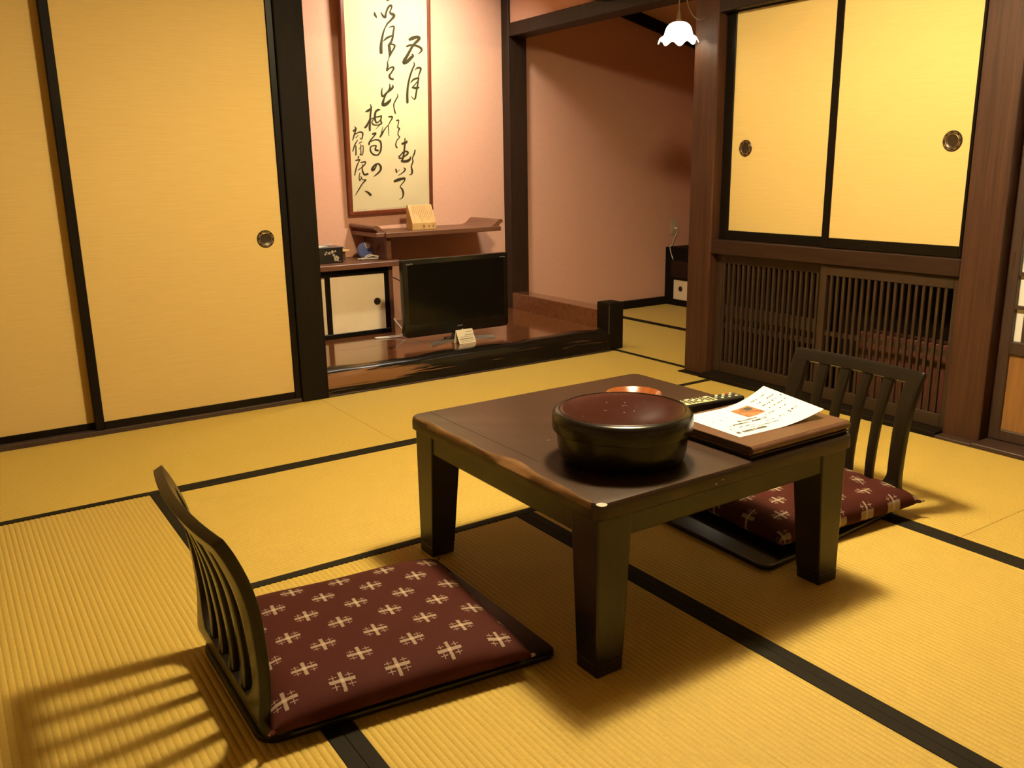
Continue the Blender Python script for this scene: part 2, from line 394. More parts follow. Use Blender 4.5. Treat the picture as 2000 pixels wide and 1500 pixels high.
# pillars and beams
struct('trim_2', bx(1.362, 1.494, 3.862, 4.0, 0, ZC, .004), blackwood, 'black wooden pillar between sliding doors and scroll alcove', 'pillar')
struct('trim_3', bx(3.252, 3.405, 3.107, 3.262, -.05, ZC, .006, 2), redwood_z, 'red-brown corner pillar beside the closet, at the side alcove opening', 'pillar')
struct('trim_4', bx(3.252, 3.42, 1.675, 1.822, -.05, ZC, .006, 2), redwood_z, 'red-brown pillar between closet and paned sliding door', 'pillar')
struct('trim_5', bx(3.265, 3.408, 4.93, YK-.001, .0, ZC, .004), darkpost, 'dark brown post on the back wall between the two alcoves', 'pillar')
struct('trim_6', bx(3.268, 3.41, 3.262, 4.93, 1.870, 1.950, .004), darkpost, 'dark brown lintel running from corner pillar to the back post', 'beam')
struct('trim_7', bx(3.262, 3.372, 3.897, 4.012, 0, .279, .005, 2), blackwood, 'short chipped black corner post of the raised alcove', 'post')
link('worn_edge', bx(3.2612, 3.2640, 3.8962, 3.8990, .02, .270, .0006), scratch_b, bpy.data.objects['trim_7'])
rl = bx(3.268, 3.385, 4.012, 4.93, .0, .230, .003)
struct('trim_8', rl, tokofl, 'low red-brown rail board along the side of the raised alcove', 'rail')
struct('trim_9', bx(-1.45, 1.362, YA-.0, YA+.085, -.05, .018, .002), doorw, 'brown grooved sill under the sliding doors', 'sill')
for i in range(2): link('groove', bx(-1.45, 1.362, YA+.006+.012*i, YA+.010+.012*i, .017, .0205, .0008), doorw, bpy.data.objects['trim_9'])
struct('trim_10', bx(-1.45, 1.362, YA-.005, YA+.10, 1.86, 1.95, .003), blackwood, 'black head rail above the sliding doors', 'beam')
struct('trim_11', bx(1.494, 3.268, YA, YA+.09, 1.93, 2.01, .003), darkpost, 'dark beam across the top of the scroll alcove', 'beam')
struct('trim_12', bx(XS, 3.36, 1.822, 3.107, -.05, .020, .003), blackwood, 'dark wooden sill below the lattice doors', 'sill')
struct('trim_13', bx(3.255, 3.40, 1.822, 3.107, .628, .698, .004), redwood_y, 'red-brown cross beam between closet doors and lattice doors', 'beam')
struct('trim_14', bx(3.250, 3.42, 1.822, 3.107, 1.757, 1.87, .004), darkpost, 'dark brown lintel above the closet doors', 'beam')
struct('trim_15', bx(XS, 3.42, -1.6, 1.675, -.05, .016, .003), doorw, 'dark wooden sill below the paned sliding door', 'sill')
struct('trim_16', bx(XS, 3.252, 1.675, 1.822, -.05, .010, .002), doorw, 'dark floor strip at the foot of the right closet pillar', 'sill')
struct('trim_17', bx(3.205, 3.252, 3.107, 3.262, -.05, .004, .001), blackwood, 'dark floor strip at the foot of the corner pillar', 'sill')
struct('trim_18', bx(3.250, 3.42, -1.6, 1.675, 1.78, 1.87, .004), darkpost, 'dark lintel above the paned sliding door', 'beam')
struct('baseboard_back', bx(3.41, 5.09, YK-.03, YK, -.05, .058, .003), blackwood, 'black baseboard at the foot of the salmon back wall', 'baseboard')
struct('trim_19', bx(3.29, 3.40, 1.822, 1.858, .698, 1.757), blackwood, 'thin black jamb at the right of the closet doors', 'jamb')

# ------------------------------------------------------------------ sliding doors
def handle(parent, c, axis, r=.039):
    """round recessed pull: bronze ring with brass inlay, dark cup."""
    cx, cy, cz = c
    ring = link('handle', lathe([(r*.66, .0005), (r*.66, .003), (r*.72, .0042), (r*.94, .0042), (r, .002), (r, 0)], c, 40, axis), bronze, parent, smooth=math.radians(40))
    link('cup', lathe([(0, .0006), (r*.40, .0008), (r*.62, .0016), (r*.665, .0034)], c, 32, axis), bronze, ring, smooth=True)
    b = bmesh.new()
    for k in range(8):
        a0 = 2*PI*k/8 + .1; a1 = a0 + (.5 if k % 2 == 0 else .42)
        pts = []
        for j in range(5):
            a = a0+(a1-a0)*j/4; pts.append((r*.83*math.cos(a), r*.83*math.sin(a)))
        for j in range(4):
            (xa, ya), (xb, yb) = pts[j], pts[j+1]
            t = Vector((xb-xa, yb-ya)).normalized(); nn = Vector((-t.y, t.x))*r*.045
            q = [(xa+nn.x, ya+nn.y), (xb+nn.x, yb+nn.y), (xb-nn.x, yb-nn.y), (xa-nn.x, ya-nn.y)]
            if axis == 'y': vv = [b.verts.new((cx+u, cy-.0048, cz+v)) for u, v in q]
            else: vv = [b.verts.new((cx-.0048, cy+u, cz+v)) for u, v in q]
            b.faces.new(vv)
    link('inlay', b, brass, ring)
    link('rim', lathe([(r*.64, .0030), (r*.66, .0048), (r*.69, .0040)], c, 40, axis), brass, ring, smooth=True)
    return ring
def fusuma_x(name, x0, x1, y, z0, z1, label, hx=None, hz=.771, st=.036):
    e = empty(name, ((x0+x1)/2, y, z0), label, 'sliding door', None, 'structure')
    link('paper_panel', bx(x0+.01, x1-.01, y+.004, y+.020, z0+.01, z1-.01), fus_x, e)
    link('stile', bx(x0, x0+st, y-.003, y+.026, z0, z1, .003), lacq, e)
    link('stile', bx(x1-st*.85, x1, y-.003, y+.026, z0, z1, .003), lacq, e)
    link('bottom_rail', bx(x0+st, x1-st*.85, y-.001, y+.024, z0, z0+.034, .002), lacq, e)
    link('top_rail', bx(x0+st, x1-st*.85, y-.001, y+.024, z1-.034, z1, .002), lacq, e)
    if hx: handle(e, (hx, y+.004, hz), 'y')
    return e
fusuma_x('door_1', .466, 1.362, YA+.006, .019, 1.86, 'gold paper sliding door with round bronze pull beside the black pillar', 1.254)
fusuma_x('door_2', -.40, .500, YA+.046, .012, 1.86, 'gold paper sliding door set back behind its neighbour', -.30)
fusuma_x('door_3', -1.30, -.37, YA+.006, .019, 1.86, 'gold paper sliding door farthest from the black pillar', -.48)
def fusuma_y(name, y0, y1, x, z0, z1, label, hy, hz, s0=.036, s1=.036, bot=.044):
    e = empty(name, (x, (y0+y1)/2, z0), label, 'closet door', None, 'structure')
    link('paper_panel', bx(x+.004, x+.018, y0+.01, y1-.01, z0+.01, z1-.004), fus_y, e)
    link('stile', bx(x-.002, x+.022, y0, y0+s0, z0, z1, .002), lacq, e)
    link('stile', bx(x-.002, x+.022, y1-s1, y1, z0, z1, .002), lacq, e)
    link('bottom_rail', bx(x-.001, x+.021, y0+s0, y1-s1, z0, z0+bot, .002), lacq, e)
    link('top_rail', bx(x-.001, x+.021, y0+s0, y1-s1, z1-.006, z1, .001), lacq, e)
    handle(e, (x+.004, hy, hz), 'x')
    return e
fusuma_y('door_4', 1.838, 2.476, 3.281, .699, 1.757, 'gold paper closet door in front, beside the right closet pillar', 1.921, 1.135, .012, .036)
fusuma_y('door_5', 2.430, 3.105, 3.308, .699, 1.757, 'gold paper closet door set back, next to the corner pillar', 2.962, 1.134, .03, .058)
def lattice(name, y0, y1, x, z0, z1, label, ys, sw, sd, rails, s0, s1):
    e = empty(name, (x, (y0+y1)/2, z0), label, 'lattice door', None, 'structure')
    link('stile', bx(x, x+.024, y0, y0+s0, z0, z1, .002), latt_m, e)
    link('stile', bx(x, x+.024, y1-s1, y1, z0, z1, .002), latt_m, e)
    link('top_rail', bx(x, x+.024, y0+s0, y1-s1, z1-.046, z1, .002), latt_m, e)
    link('bottom_rail', bx(x, x+.024, y0+s0, y1-s1, z0, z0+.055, .002), latt_m, e)
    first = None
    for y in ys:
        if first is None:
            first = link('slat', bx(x+.002, x+.002+sd, y-sw/2, y+sw/2, z0+.05, z1-.04, .0012), latt_m, e); y00 = y
        else:
            c = first.copy(); COL.objects.link(c); c.location = first.location + Vector((0, y-y00, 0))
    for z, h in rails: link('cross_rail', bx(x+.002+sd, x+.002+sd+.008, y0+s0, y1-s1, z-h/2, z+h/2, .001), latt_m, e)
    return e
lattice('door_6', 1.824, 2.462, 3.272, .021, .626, 'dark wooden lattice door in front, behind the far floor chair',
        [2.404-.0309*i for i in range(18)], .0125, .012, [(.320, .022)], .024, .034)
lattice('door_7', 2.42, 3.105, 3.304, .021, .626, 'dark wooden lattice door set back, beside the corner pillar',
        [2.9365-.0312*i for i in range(-4, 16)], .0115, .016, [(.338, .060), (.262, .024)], .03, .034)
struct('closet_shade_board', bx(3.45, 3.48, 1.80, 3.11, -.05, .70), blackwood, 'added dark board standing in for the shade behind the lattice doors', 'wall')  # added panel, its dark colour stands in for the closet's inner shade
t = empty('storage_cabinet', (3.40, 2.05, .0), 'dark red cabinet half hidden behind the lattice door', 'cabinet')
link('body', bx(3.345, 3.448, 1.86, 2.30, .0, .34, .004), redbox, t)
for q in ((2.005, .165), (1.985, .168)): link('knob', lathe([(.006, 0), (.007, .008), (0, .010)], (3.345, q[0], q[1]), 12, 'x'), silver, t)
# right paned door
xd = 3.312
e = empty('door_8', (xd, 1.2, .016), 'sliding door with white paper panes above a golden wood panel', 'sliding door', None, 'structure')
link('stile', bx(xd, xd+.03, 1.632, 1.675, .017, 1.78, .003), doorw, e)
link('stile', bx(xd, xd+.03, .76, .80, .017, 1.78, .003), doorw, e)
link('bottom_rail', bx(xd, xd+.03, .80, 1.632, .017, .060, .003), doorw, e)
link('middle_rail', bx(xd, xd+.03, .80, 1.632, .352, .402, .003), doorw, e)
link('top_rail', bx(xd, xd+.03, .80, 1.632, 1.74, 1.78, .003), doorw, e)
link('wood_panel', bx(xd+.010, xd+.020, .80, 1.632, .058, .354), panelw, e)
ys = [1.632-.0395] + [1.632-.0395-.21*i for i in range(1, 4)]
zz = [.402, .531, .655, .90, 1.14, 1.38, 1.62, 1.74]
for k, z in enumerate(zz[1:-1]): link('muntin', bx(xd+.004, xd+.020, .80, 1.632, z-.007, z+.007, .001), doorw, e)
for y in ys: link('muntin', bx(xd+.006, xd+.020, y-.006, y+.006, .402, 1.74, .001), doorw, e)
yy = [1.632]+ys+[.80]
for a, c in zip(yy, yy[1:]):
    for p, q in zip(zz, zz[1:]): link('pane', bx(xd+.0205, xd+.0215, c, a, p, q), shoji_p, e)
link('finger_pull', bx(xd-.0012, xd+.002, 1.651, 1.660, .672, .735, .001), redwood_z, e)

# ------------------------------------------------------------------ raised scroll alcove
e = empty('floor_alcove', (1.5, YA, 0), 'raised alcove floor of polished red-brown boards behind a black log sill', 'platform', None, 'structure')
for y0, y1 in ((3.94, 4.335), (4.335, 4.70), (4.70, YK)):
    link('board', bx(1.435, 3.268, y0+.0006, y1-.0006, -.02, TZ, .0012), tokofl, e)
b = bmesh.new(); n = 46; rows = []
prof = [(0, -.02), (0, .012), (.004, .030), (.010, .070), (.020, .100), (.038, .117), (.060, .1225), (.100, .1215), (.100, -.02)]
for i in range(n+1):
    x = 1.494+(3.262-1.494)*i/n; wv = .010*math.sin(i*.33+1.2)+.006*math.sin(i*.81); row = []
    for k, (y, z) in enumerate(prof):
        a = (0, 0, .3, .8, 1, .9, .6, 1.6, 0)[k]
        row.append(b.verts.new((x, 3.882+y+wv*a*.55, z+wv*.12*a)))
    rows.append(row)
for A, B in zip(rows, rows[1:]):
    for k in range(len(prof)-1): b.faces.new((A[k], B[k], B[k+1], A[k+1]))
b.faces.new(rows[0]); b.faces.new(rows[-1][::-1]); bmesh.ops.recalc_face_normals(b, faces=b.faces)
link('log_sill', b, gam_m, e, loc=(1.494, 3.882, 0), smooth=math.radians(50))
link('floor_strip', bx(1.494, 3.262, YA, 3.884, -.05, .006, .001), doorw, e)

# low cabinet of the alcove
cy = 4.653
t = empty('low_cabinet', (1.84, cy, TZ), 'low built-in cabinet with black framed cream doors, half hidden by the television', 'cabinet')
link('body', bx(1.436, 2.215, cy+.03, YK-.002, TZ, .516), shelfw, t)
link('end_panel', bx(2.215, 2.240, cy-.003, YK-.002, TZ, .516, .002), shelfw, t)
link('top_board', bx(1.436, 2.290, cy-.050, YK-.002, .516, .546, .003), shelfw, t)
fr = link('frame', bx(1.436, 2.215, cy, cy+.03, TZ, .149, .002), lacq, t)
link('frame', bx(1.436, 2.215, cy, cy+.03, .476, .516, .002), lacq, t)
for x0, x1, yo, hx in ((1.826, 2.214, .004, 2.137), (1.45, 1.85, .014, 1.48)):
    dr = link('sliding_door', bx(x0+.01, x1-.01, cy+yo+.003, cy+yo+.010, .148, .477), cabpaper, t)
    link('stile', bx(x0, x0+.026, cy+yo, cy+yo+.012, .149, .476, .001), lacq, dr)
    link('stile', bx(x1-.027, x1, cy+yo, cy+yo+.012, .149, .476, .001), lacq, dr)
    link('handle', lathe([(0, .002), (.014, .002), (.016, .004), (.020, .004), (.0215, 0)], (hx, cy+yo+.003, .313), 28, 'y'), bronze, dr, smooth=math.radians(40))

# display shelf with rolled ends
t = empty('display_shelf', (2.6, 4.85, .70), 'brown wooden wall shelf with upturned rolled ends below the framed calligraphy', 'shelf')
link('board', bx(2.205, 2.998, 4.640, YK-.001, .677, .704, .002), shelfw, t)
for s, xb, xt in ((1, 2.998, 3.030), (-1, 2.205, 2.135)):
    prof = [(-.090, .704), (-.070, .709), (-.050, .720), (-.035, .735), (-.022, .746), (-.006, .748), (.006, .744), (.011, .735), (.006, .727), (-.002, .724), (-.012, .718), (-.020, .704)]
    pts = [((xt-s*.012)+s*q[0], 4.664, q[1]) for q in prof]
    link('rolled_end', prism(pts, (0, YK-4.666, 0)), shelfw_y, t, smooth=math.radians(35))
link('end_board', bx(2.150, 2.21, 4.66, YK-.002, .680, .706, .003), shelfw_y, t)
link('support_post', bx(2.224, 2.256, 4.680, 4.712, .546, .677, .004), shelfw, t)
link('back_board', bx(2.23, 2.25, 4.712, YK-.002, .546, .677), shelfw, t)

# framed calligraphy (leans a little off the wall)
KL = .030
def pl(u, v, off=0.):
    """pixel -> point on the leaning paper plane y = 4.985 - KL*(z-.8) - off"""
    d = ray(u, v); c = 4.985 + KL*.8 - off
    s = (c - KL*CH)/(d.y + KL*d.z); return Vector((0, 0, CH)) + d*s
t = empty('framed_calligraphy', (2.45, 4.98, .80), 'tall framed calligraphy with brush writing on cream paper, hung in the alcove', 'picture')
iBL, iBR, iTL, iTR = pl(689, 413.5), pl(838.7, 403), pl(669.5, 0), pl(833, 0)
def ext(a, c, k): return c + (c-a)*k
iTL = ext(iBL, iTL, .22); iTR = ext(iBR, iTR, .19)
nv = Vector((0, -1, -KL)).normalized()
def slab(q, t0, t1): return hexa([p - nv*(-t0) if False else p + nv*t0 for p in q] + [p + nv*t1 for p in q])
link('paper', slab([iBL, iBR, iTR, iTL], -.006, 0), scrollp, t)
ux = (iBR-iBL).normalized(); uz = (iTL-iBL).normalized(); FWd = .024
def bar(a, c, da, dc): return hexa([p + nv*-.012 for p in (a, c, c+dc, a+da)] + [p + nv*.012 for p in (a, c, c+dc, a+da)], .004, 2)
link('frame_bar', bar(iBL, iTL, -ux*FWd, -ux*FWd), framew, t); link('frame_bar', bar(iBR, iTR, ux*FWd*.9, ux*FWd*.9), framew, t)
link('frame_bar', bar(iBL-ux*FWd, iBR+ux*FWd, -uz*FWd, -uz*FWd), framew, t); link('frame_bar', bar(iTL-ux*FWd, iTR+ux*FWd, uz*FWd, uz*FWd), framew, t)
def ribbon(bm, pts, off, lift):
    P = smooth_line([(x, y, w) for x, y, w in pts], 5)
    L = []; R = []
    for i, p in enumerate(P):
        a, c = P[max(i-1, 0)], P[min(i+1, len(P)-1)]
        tx, ty = c.x-a.x, c.y-a.y; l = math.hypot(tx, ty) or 1
        w = max(p.z, 4)/2; nx, ny = -ty/l*w, tx/l*w
        L.append(bm.verts.new(pl(off[0]+(p.x+nx)/off[2], off[1]+(p.y+ny)/off[2], lift)))
        R.append(bm.verts.new(pl(off[0]+(p.x-nx)/off[2], off[1]+(p.y-ny)/off[2], lift)))
    for i in range(len(P)-1):
        try: bm.faces.new((L[i], L[i+1], R[i+1], R[i]))
        except ValueError: pass
    for k, sgn in ((0, -1), (len(P)-1, 1)):           # round brush ends
        p = P[k]; w = max(p.z, 4)/2
        ring = [bm.verts.new(pl(off[0]+(p.x+w*math.cos(a))/off[2], off[1]+(p.y+w*math.sin(a))/off[2], lift+.00008)) for a in [2*PI*j/10 for j in range(10)]]
        bm.faces.new(ring)
EO = (640, 0, 6.818); FO = (670, 200, 6.816)
E_ST = [
 [(760,-30,20),(790,0,24),(815,4,16)],
 [(622,160,10),(630,195,35),(650,230,20)],
 [(712,170,18),(735,210,30),(765,230,34),(775,180,26),(800,110,28),(835,72,32),(853,85,24),(845,120,20),(830,155,22),(840,180,34),(875,195,42),(882,218,38),(850,260,30),(800,310,25),(770,360,18),(745,420,24),(722,520,32),(710,620,40),(712,700,44)],
 [(820,365,12),(860,350,20),(885,362,24),(875,420,24),(865,500,28),(845,560,32),(820,600,34),(825,660,40),(830,720,36),(820,755,18),(812,800,10)],
 [(745,545,14),(790,505,30),(850,478,24)],
 [(800,602,12),(850,590,22),(890,602,28),(885,640,26),(855,690,24),(835,740,16)],
 [(812,790,8),(797,830,16),(800,880,26),(790,925,28),(790,950,12)],
 [(790,945,14),(830,905,20),(868,892,26),(878,915,26),(850,965,22),(822,1005,28),(835,1043,30),(870,1055,28)],
 [(822,1118,10),(830,1150,20),(812,1200,20),(770,1270,20),(742,1340,30),(735,1395,40),(780,1385,46),(825,1345,34),(845,1315,10)],
 [(727,1168,8),(718,1230,24),(732,1285,26),(780,1240,24),(840,1192,34),(868,1160,28),(865,1130,12)],
 [(925,1250,8),(935,1280,16),(902,1340,18),(880,1390,16),(885,1440,14),(905,1510,12)],
 [(1095,525,40),(1140,505,50),(1200,492,40),(1220,512,40),(1190,550,40),(1150,590,34),(1110,650,34),(1060,740,40),(1022,805,46),(1015,838,40),(1055,825,44),(1110,770,44),(1138,742,30),(1118,716,10)],
 [(1055,617,24),(1100,602,30),(1170,606,30),(1230,632,32),(1252,662,30),(1238,692,22),(1200,722,8)],
 [(1145,825,8),(1155,862,20),(1130,920,24),(1095,1020,26),(1070,1140,28),(1060,1260,32),(1062,1362,34)],
 [(1165,930,10),(1200,902,26),(1238,912,30),(1233,950,24),(1215,1000,18),(1207,1080,20),(1192,1160,24),(1177,1250,24),(1166,1308,24),(1150,1320,14),(1110,1280,8)],
 [(1108,1095,16),(1150,1055,26),(1208,1042,26),(1200,1080,18),(1150,1140,16),(1130,1165,20)],
 [(1128,1165,22),(1180,1172,34),(1212,1165,26)]]
F_ST = [
 [(680,0,12),(678,70,14),(690,120,20),(695,150,8)],
 [(302,122,14),(330,112,34),(365,85,22),(385,62,12)], [(365,25,10),(375,80,22),(365,160,26),(360,250,26),(355,330,30),(358,372,26)],
 [(365,200,14),(340,260,22),(315,310,30),(294,333,26)],
 [(490,98,16),(465,100,30),(435,125,28),(425,180,30),(430,240,26),(452,272,18),(500,232,14)],
 [(365,230,12),(420,200,16),(480,190,18),(512,178,16),(502,240,22),(512,280,22),(460,302,16),(405,295,20),(385,262,16),(410,218,12)],
 [(500,284,12),(470,320,10),(440,352,6)],
 [(395,422,24),(435,410,26),(412,450,18),(370,500,20),(347,545,26),(350,568,12)],
 [(370,520,14),(430,497,18),(490,512,24),(508,570,24),(498,650,24),(460,700,20),(400,690,22),(365,640,22),(370,592,18),(415,572,16)],
 [(405,580,14),(440,575,18),(430,628,26),(465,640,26)],
 [(440,818,14),(415,842,26),(392,880,34),(388,902,30),(412,898,24),(435,860,20),(447,822,20),(480,822,24),(503,862,30),(494,910,26),(450,955,20),(410,985,8)],
 [(610,190,16),(650,192,26),(652,216,18),(625,260,14),(605,300,12),(560,350,14),(512,430,26),(492,462,16)],
 [(530,322,6),(515,390,12),(502,440,12)], [(602,300,10),(606,360,12),(612,445,8)],
 [(715,242,18),(740,237,16),(735,290,14),(728,330,16),(750,350,20),(735,390,14),(735,440,14),(755,460,14),(715,510,14),(702,570,18),(718,602,20)],
 [(790,550,30),(840,532,34),(852,510,12)], [(825,475,12),(822,560,24),(815,640,24),(803,720,26),(785,778,24)],
 [(752,722,16),(800,664,20),(850,654,26),(862,682,24),(800,730,18),(752,745,18),(745,712,14)], [(782,780,30),(830,785,36),(882,766,34),(902,722,12)],
 [(958,637,18),(950,680,20),(925,740,16),(930,790,18),(910,850,18),(920,910,26),(914,952,20),(885,965,8)],
 [(703,890,18),(714,926,24)], [(752,898,8),(738,910,8)], [(810,870,10),(828,892,22),(800,930,16),(740,970,8)],
 [(688,1050,32),(730,1032,40),(790,1015,34),(822,1012,24),(812,1052,16),(762,1118,12),(790,1160,24),(803,1220,24),(788,1270,14),(755,1290,8)],
 [(155,320,8),(172,352,24),(142,378,28)], [(175,360,16),(150,430,20),(130,500,14)], [(150,432,12),(210,397,18),(258,402,22),(260,450,18),(248,488,14),(225,470,8)], [(170,470,10),(200,440,10)],
 [(195,500,10),(160,560,18),(130,650,14)], [(172,580,16),(173,698,18)], [(215,542,12),(250,525,12)], [(235,560,10),(240,690,14)], [(215,620,8),(265,572,10),(262,690,14),(225,692,10)],
 [(206,722,18),(202,740,18)], [(172,772,16),(222,762,18),(208,792,14),(180,860,18),(156,968,14)], [(240,800,14),(298,792,18),(280,840,14),(200,900,10)], [(265,830,14),(256,890,18),(282,958,24),(328,952,26)],
 [(225,940,10),(215,1000,12),(225,1040,14),(245,1002,12),(236,986,10),(265,1030,12),(303,1032,20),(260,1080,16),(210,1160,16),(165,1235,8)],
 [(292,1180,10),(330,1197,26),(366,1230,32)]]
b = bmesh.new()
for i, s in enumerate(E_ST): ribbon(b, s, EO, .0008+.00001*i)
for i, s in enumerate(F_ST): ribbon(b, s, FO, .0008+.00001*i)
link('brush_writing', b, ink, t)
b = bmesh.new()
for u0, v0, u1, v1 in ((697, 411.6, 716, 410.2), (733, 409.2, 800, 404.8)):
    b.faces.new([b.verts.new(pl(*q, .0006)) for q in ((u0, v0), (u1, v1), (u1, v1-2.2), (u0, v0-1.4))])
b.faces.new([b.verts.new(pl(*q, .0006)) for q in ((836.5, 400), (838.2, 330), (835.8, 305), (834.8, 335))])
link('worn_edge', b, stain_m, t)

# slanted wooden sign on the shelf
sx0, sx1, sy = 2.432, 2.594, 4.745
t = empty('wooden_sign', ((sx0+sx1)/2, sy, .704), 'small pale wooden block sign with slanted lettered face on the shelf', 'sign')
prof = [(0, .7045), (0, .744), (.055, .850), (.070, .850), (.085, .7045)]
blk = prism([(sx0, sy+a, z) for a, z in prof], (sx1-sx0, 0, 0), .001)
link('block', blk, signwood, t)
b = bmesh.new(); dirv = Vector((0, .055, .106)).normalized(); nrm = Vector((0, -.106, .055)).normalized()
o0 = Vector((sx0, sy, .744))
for k in range(11):
    x = .146-.0125*k; s0 = .010; L = random.uniform(.06, .098) if k < 8 else random.uniform(.03, .07)
    s = .112 - L if False else .010
    y = .112
    while y > .112-L:
        h = random.uniform(.003, .0055); w = random.uniform(.0022, .0042)
        q = [o0 + Vector((x+dx, 0, 0)) + dirv*yy2 + nrm*.0011 for dx, yy2 in ((-w/2, y), (w/2, y), (w/2, y-h), (-w/2, y-h))]
        b.faces.new([b.verts.new(p) for p in q]); y -= h+random.uniform(.0015, .0035)
tag(link('lettering', b, brownink, t), kind='stuff')
b = bmesh.new()
for x, r in ((.112, .0075), (.142, .0065), (.078, .010)):
    b.faces.new([b.verts.new((sx0+x+r*.62*math.cos(a), sy-.0006, .724+r*math.sin(a))) for a in [2*PI*k/12 for k in range(12)]])
tag(link('emblems', b, brownink, t), kind='stuff')

# items on the low cabinet
t = empty('tissue_box', (1.90, 4.75, .546), 'black lacquer tissue box with pale plum blossom print on the low cabinet', 'box')
link('box', bx(1.80, 1.968, 4.722, 4.84, .546, .632, .003), boxlac, t)
link('lid', bx(1.797, 1.971, 4.719, 4.843, .628, .638, .002), boxlac, t)
b = bmesh.new()
tp = [(1.842, 4.77, .638), (1.90, 4.775, .638), (1.906, 4.765, .650), (1.915, 4.762, .659), (1.862, 4.772, .646), (1.835, 4.78, .642)]
b.faces.new([b.verts.new(p) for p in tp]); link('tissue', b, white, t)
b = bmesh.new()
for fx, fz, r in ((1.926, .573, .017), (1.911, .592, .008), (1.903, .612, .009), (1.885, .605, .008), (1.868, .610, .006), (1.921, .614, .006), (1.860, .600, .006)):
    for k in range(5):
        a = 2*PI*k/5+.3; cx, cz = fx+r*.55*math.cos(a), fz+r*.55*math.sin(a)
        b.faces.new([b.verts.new((cx+r*.45*math.cos(w), 4.7215, cz+r*.45*math.sin(w))) for w in [2*PI*j/10 for j in range(10)]])
link('blossom_print', b, goldprint, t)
b = bmesh.new()
for pts in ([(1.926, .565), (1.915, .585), (1.905, .60), (1.89, .606), (1.87, .60)], [(1.905, .60), (1.915, .615)], [(1.935, .556), (1.955, .557)]):
    for (x0, z0), (x1, z1) in zip(pts, pts[1:]):
        tt = Vector((x1-x0, z1-z0)).normalized()*.0012
        b.faces.new([b.verts.new((x, 4.7217, z)) for x, z in ((x0-tt.y, z0+tt.x), (x1-tt.y, z1+tt.x), (x1+tt.y, z1-tt.x), (x0+tt.y, z0-tt.x))])
link('branch_print', b, pinkprint, t)
t = empty('wooden_stand', (2.025, 4.85, .546), 'small pale wooden stand on the low cabinet behind the tissue box', 'stand')
link('top', bx(1.99, 2.058, 4.83, 4.89, .596, .606, .002), signwood, t); link('post', bx(2.012, 2.036, 4.85, 4.874, .546, .596, .002), shelfw, t)
t = empty('ornament', (2.17, 4.84, .546), 'rounded blue and white object on the low cabinet beside the shelf post', 'ornament')
link('body', lathe([(0, -.012), (.042, -.012), (.048, -.006), (.048, .006), (.042, .012), (0, .012)], (2.165, 4.86, .594), 28, 'y'), blueplastic, t, smooth=math.radians(40))
b = bmesh.new()
b.faces.new([b.verts.new((2.165+r*math.cos(a), 4.8475, .594+r*math.sin(a))) for r, a in [(.012, 1.2), (.046, 1.75), (.0475, 1.5), (.0475, 1.25), (.0475, 1.0), (.046, .72), (.03, .4)]])
link('white_band', b, whiteplastic, t)
t = tag(link('cable_bundle', tube(smooth_line([(2.085, 4.79, .552), (2.13, 4.785, .556), (2.18, 4.79, .566), (2.225, 4.80, .558), (2.19, 4.805, .552), (2.14, 4.80, .560), (2.17, 4.79, .572), (2.215, 4.785, .551), (2.15, 4.78, .551), (2.105, 4.782, .551)], 6), .004, 6), cordw, None, loc=(2.15, 4.79, .546), smooth=True),
        'loose bundle of white cable lying on the low cabinet', 'cable')

# television
t = empty('television', (2.415, 4.20, TZ), 'black flat screen television on a curved silver foot in the alcove', 'television')
tx0, tx1, tz0, tz1, ty = 2.083, 2.752, .166, .590, 4.20
def rrect(x0, x1, z0, z1, r, y, rb=None):
    out = []
    for cx, cz, a0, rr in ((x1, z1, 0, r), (x0, z1, PI/2, r), (x0, z0, PI, rb or r), (x1, z0, 1.5*PI, rb or r)):
        sx = -1 if cx == x1 else 1; sz = -1 if cz == z1 else 1
        for k in range(5): a = a0+PI/2*k/4; out.append((cx+sx*rr+rr*math.cos(a), y, cz+sz*rr+rr*math.sin(a)))
    return out
link('housing', prism(rrect(tx0, tx1, tz0, tz1, .008, ty, .022), (0, .045, 0), .003, 2), tvm, t, smooth=math.radians(30))
link('back_cover', bx(tx0+.06, tx1-.06, ty+.045, ty+.085, tz0+.05, tz1-.06, .012, 2), tvm, t)
link('screen', prism(rrect(tx0+.028, tx1-.028, tz0+.070, tz1-.026, .003, ty-.0012), (0, .001, 0)), screen, t)
def put_text(txt, size, x, z, y, m, name, parent):
    tb = text_mesh(txt, size); bmesh.ops.rotate(tb, verts=tb.verts, matrix=Matrix.Rotation(PI/2, 3, 'X')); bmesh.ops.translate(tb, verts=tb.verts, vec=(x, y, z))
    return link(name, tb, m, parent)
put_text('SHARP', .0115, 2.425, .199, ty-.0012, greytx, 'logo', t)
put_text('AQUOS', .0115, 2.122, .563, ty-.0016, greytx, 'logo', t)
b = bx(2.697, 2.734, ty-.0016, ty-.0010, .566, .5685); link('marking', b, greytx, t)
link('power_light', lathe([(0, .0015), (.003, 0)], (2.44, ty-.001, .180), 10, 'y'), white, t)
link('neck', prism([(2.385, 4.215, .126), (2.495, 4.215, .126), (2.475, 4.215, .190), (2.405, 4.215, .190)], (0, .03, 0), .002), tvm, t)
b = bmesh.new(); rows = []
for i in range(25):
    s = i/24*2-1; x = 2.403+.205*s; yc = 4.205-.072*s*s; hw = .017-.005*abs(s)
    rows.append([b.verts.new((x, yc-hw, TZ)), b.verts.new((x, yc-hw, TZ+.006)), b.verts.new((x, yc+hw, TZ+.014)), b.verts.new((x, yc+hw, TZ))])
for A, B in zip(rows, rows[1:]):
    for k in range(4): b.faces.new((A[k], B[k], B[(k+1) % 4], A[(k+1) % 4]))
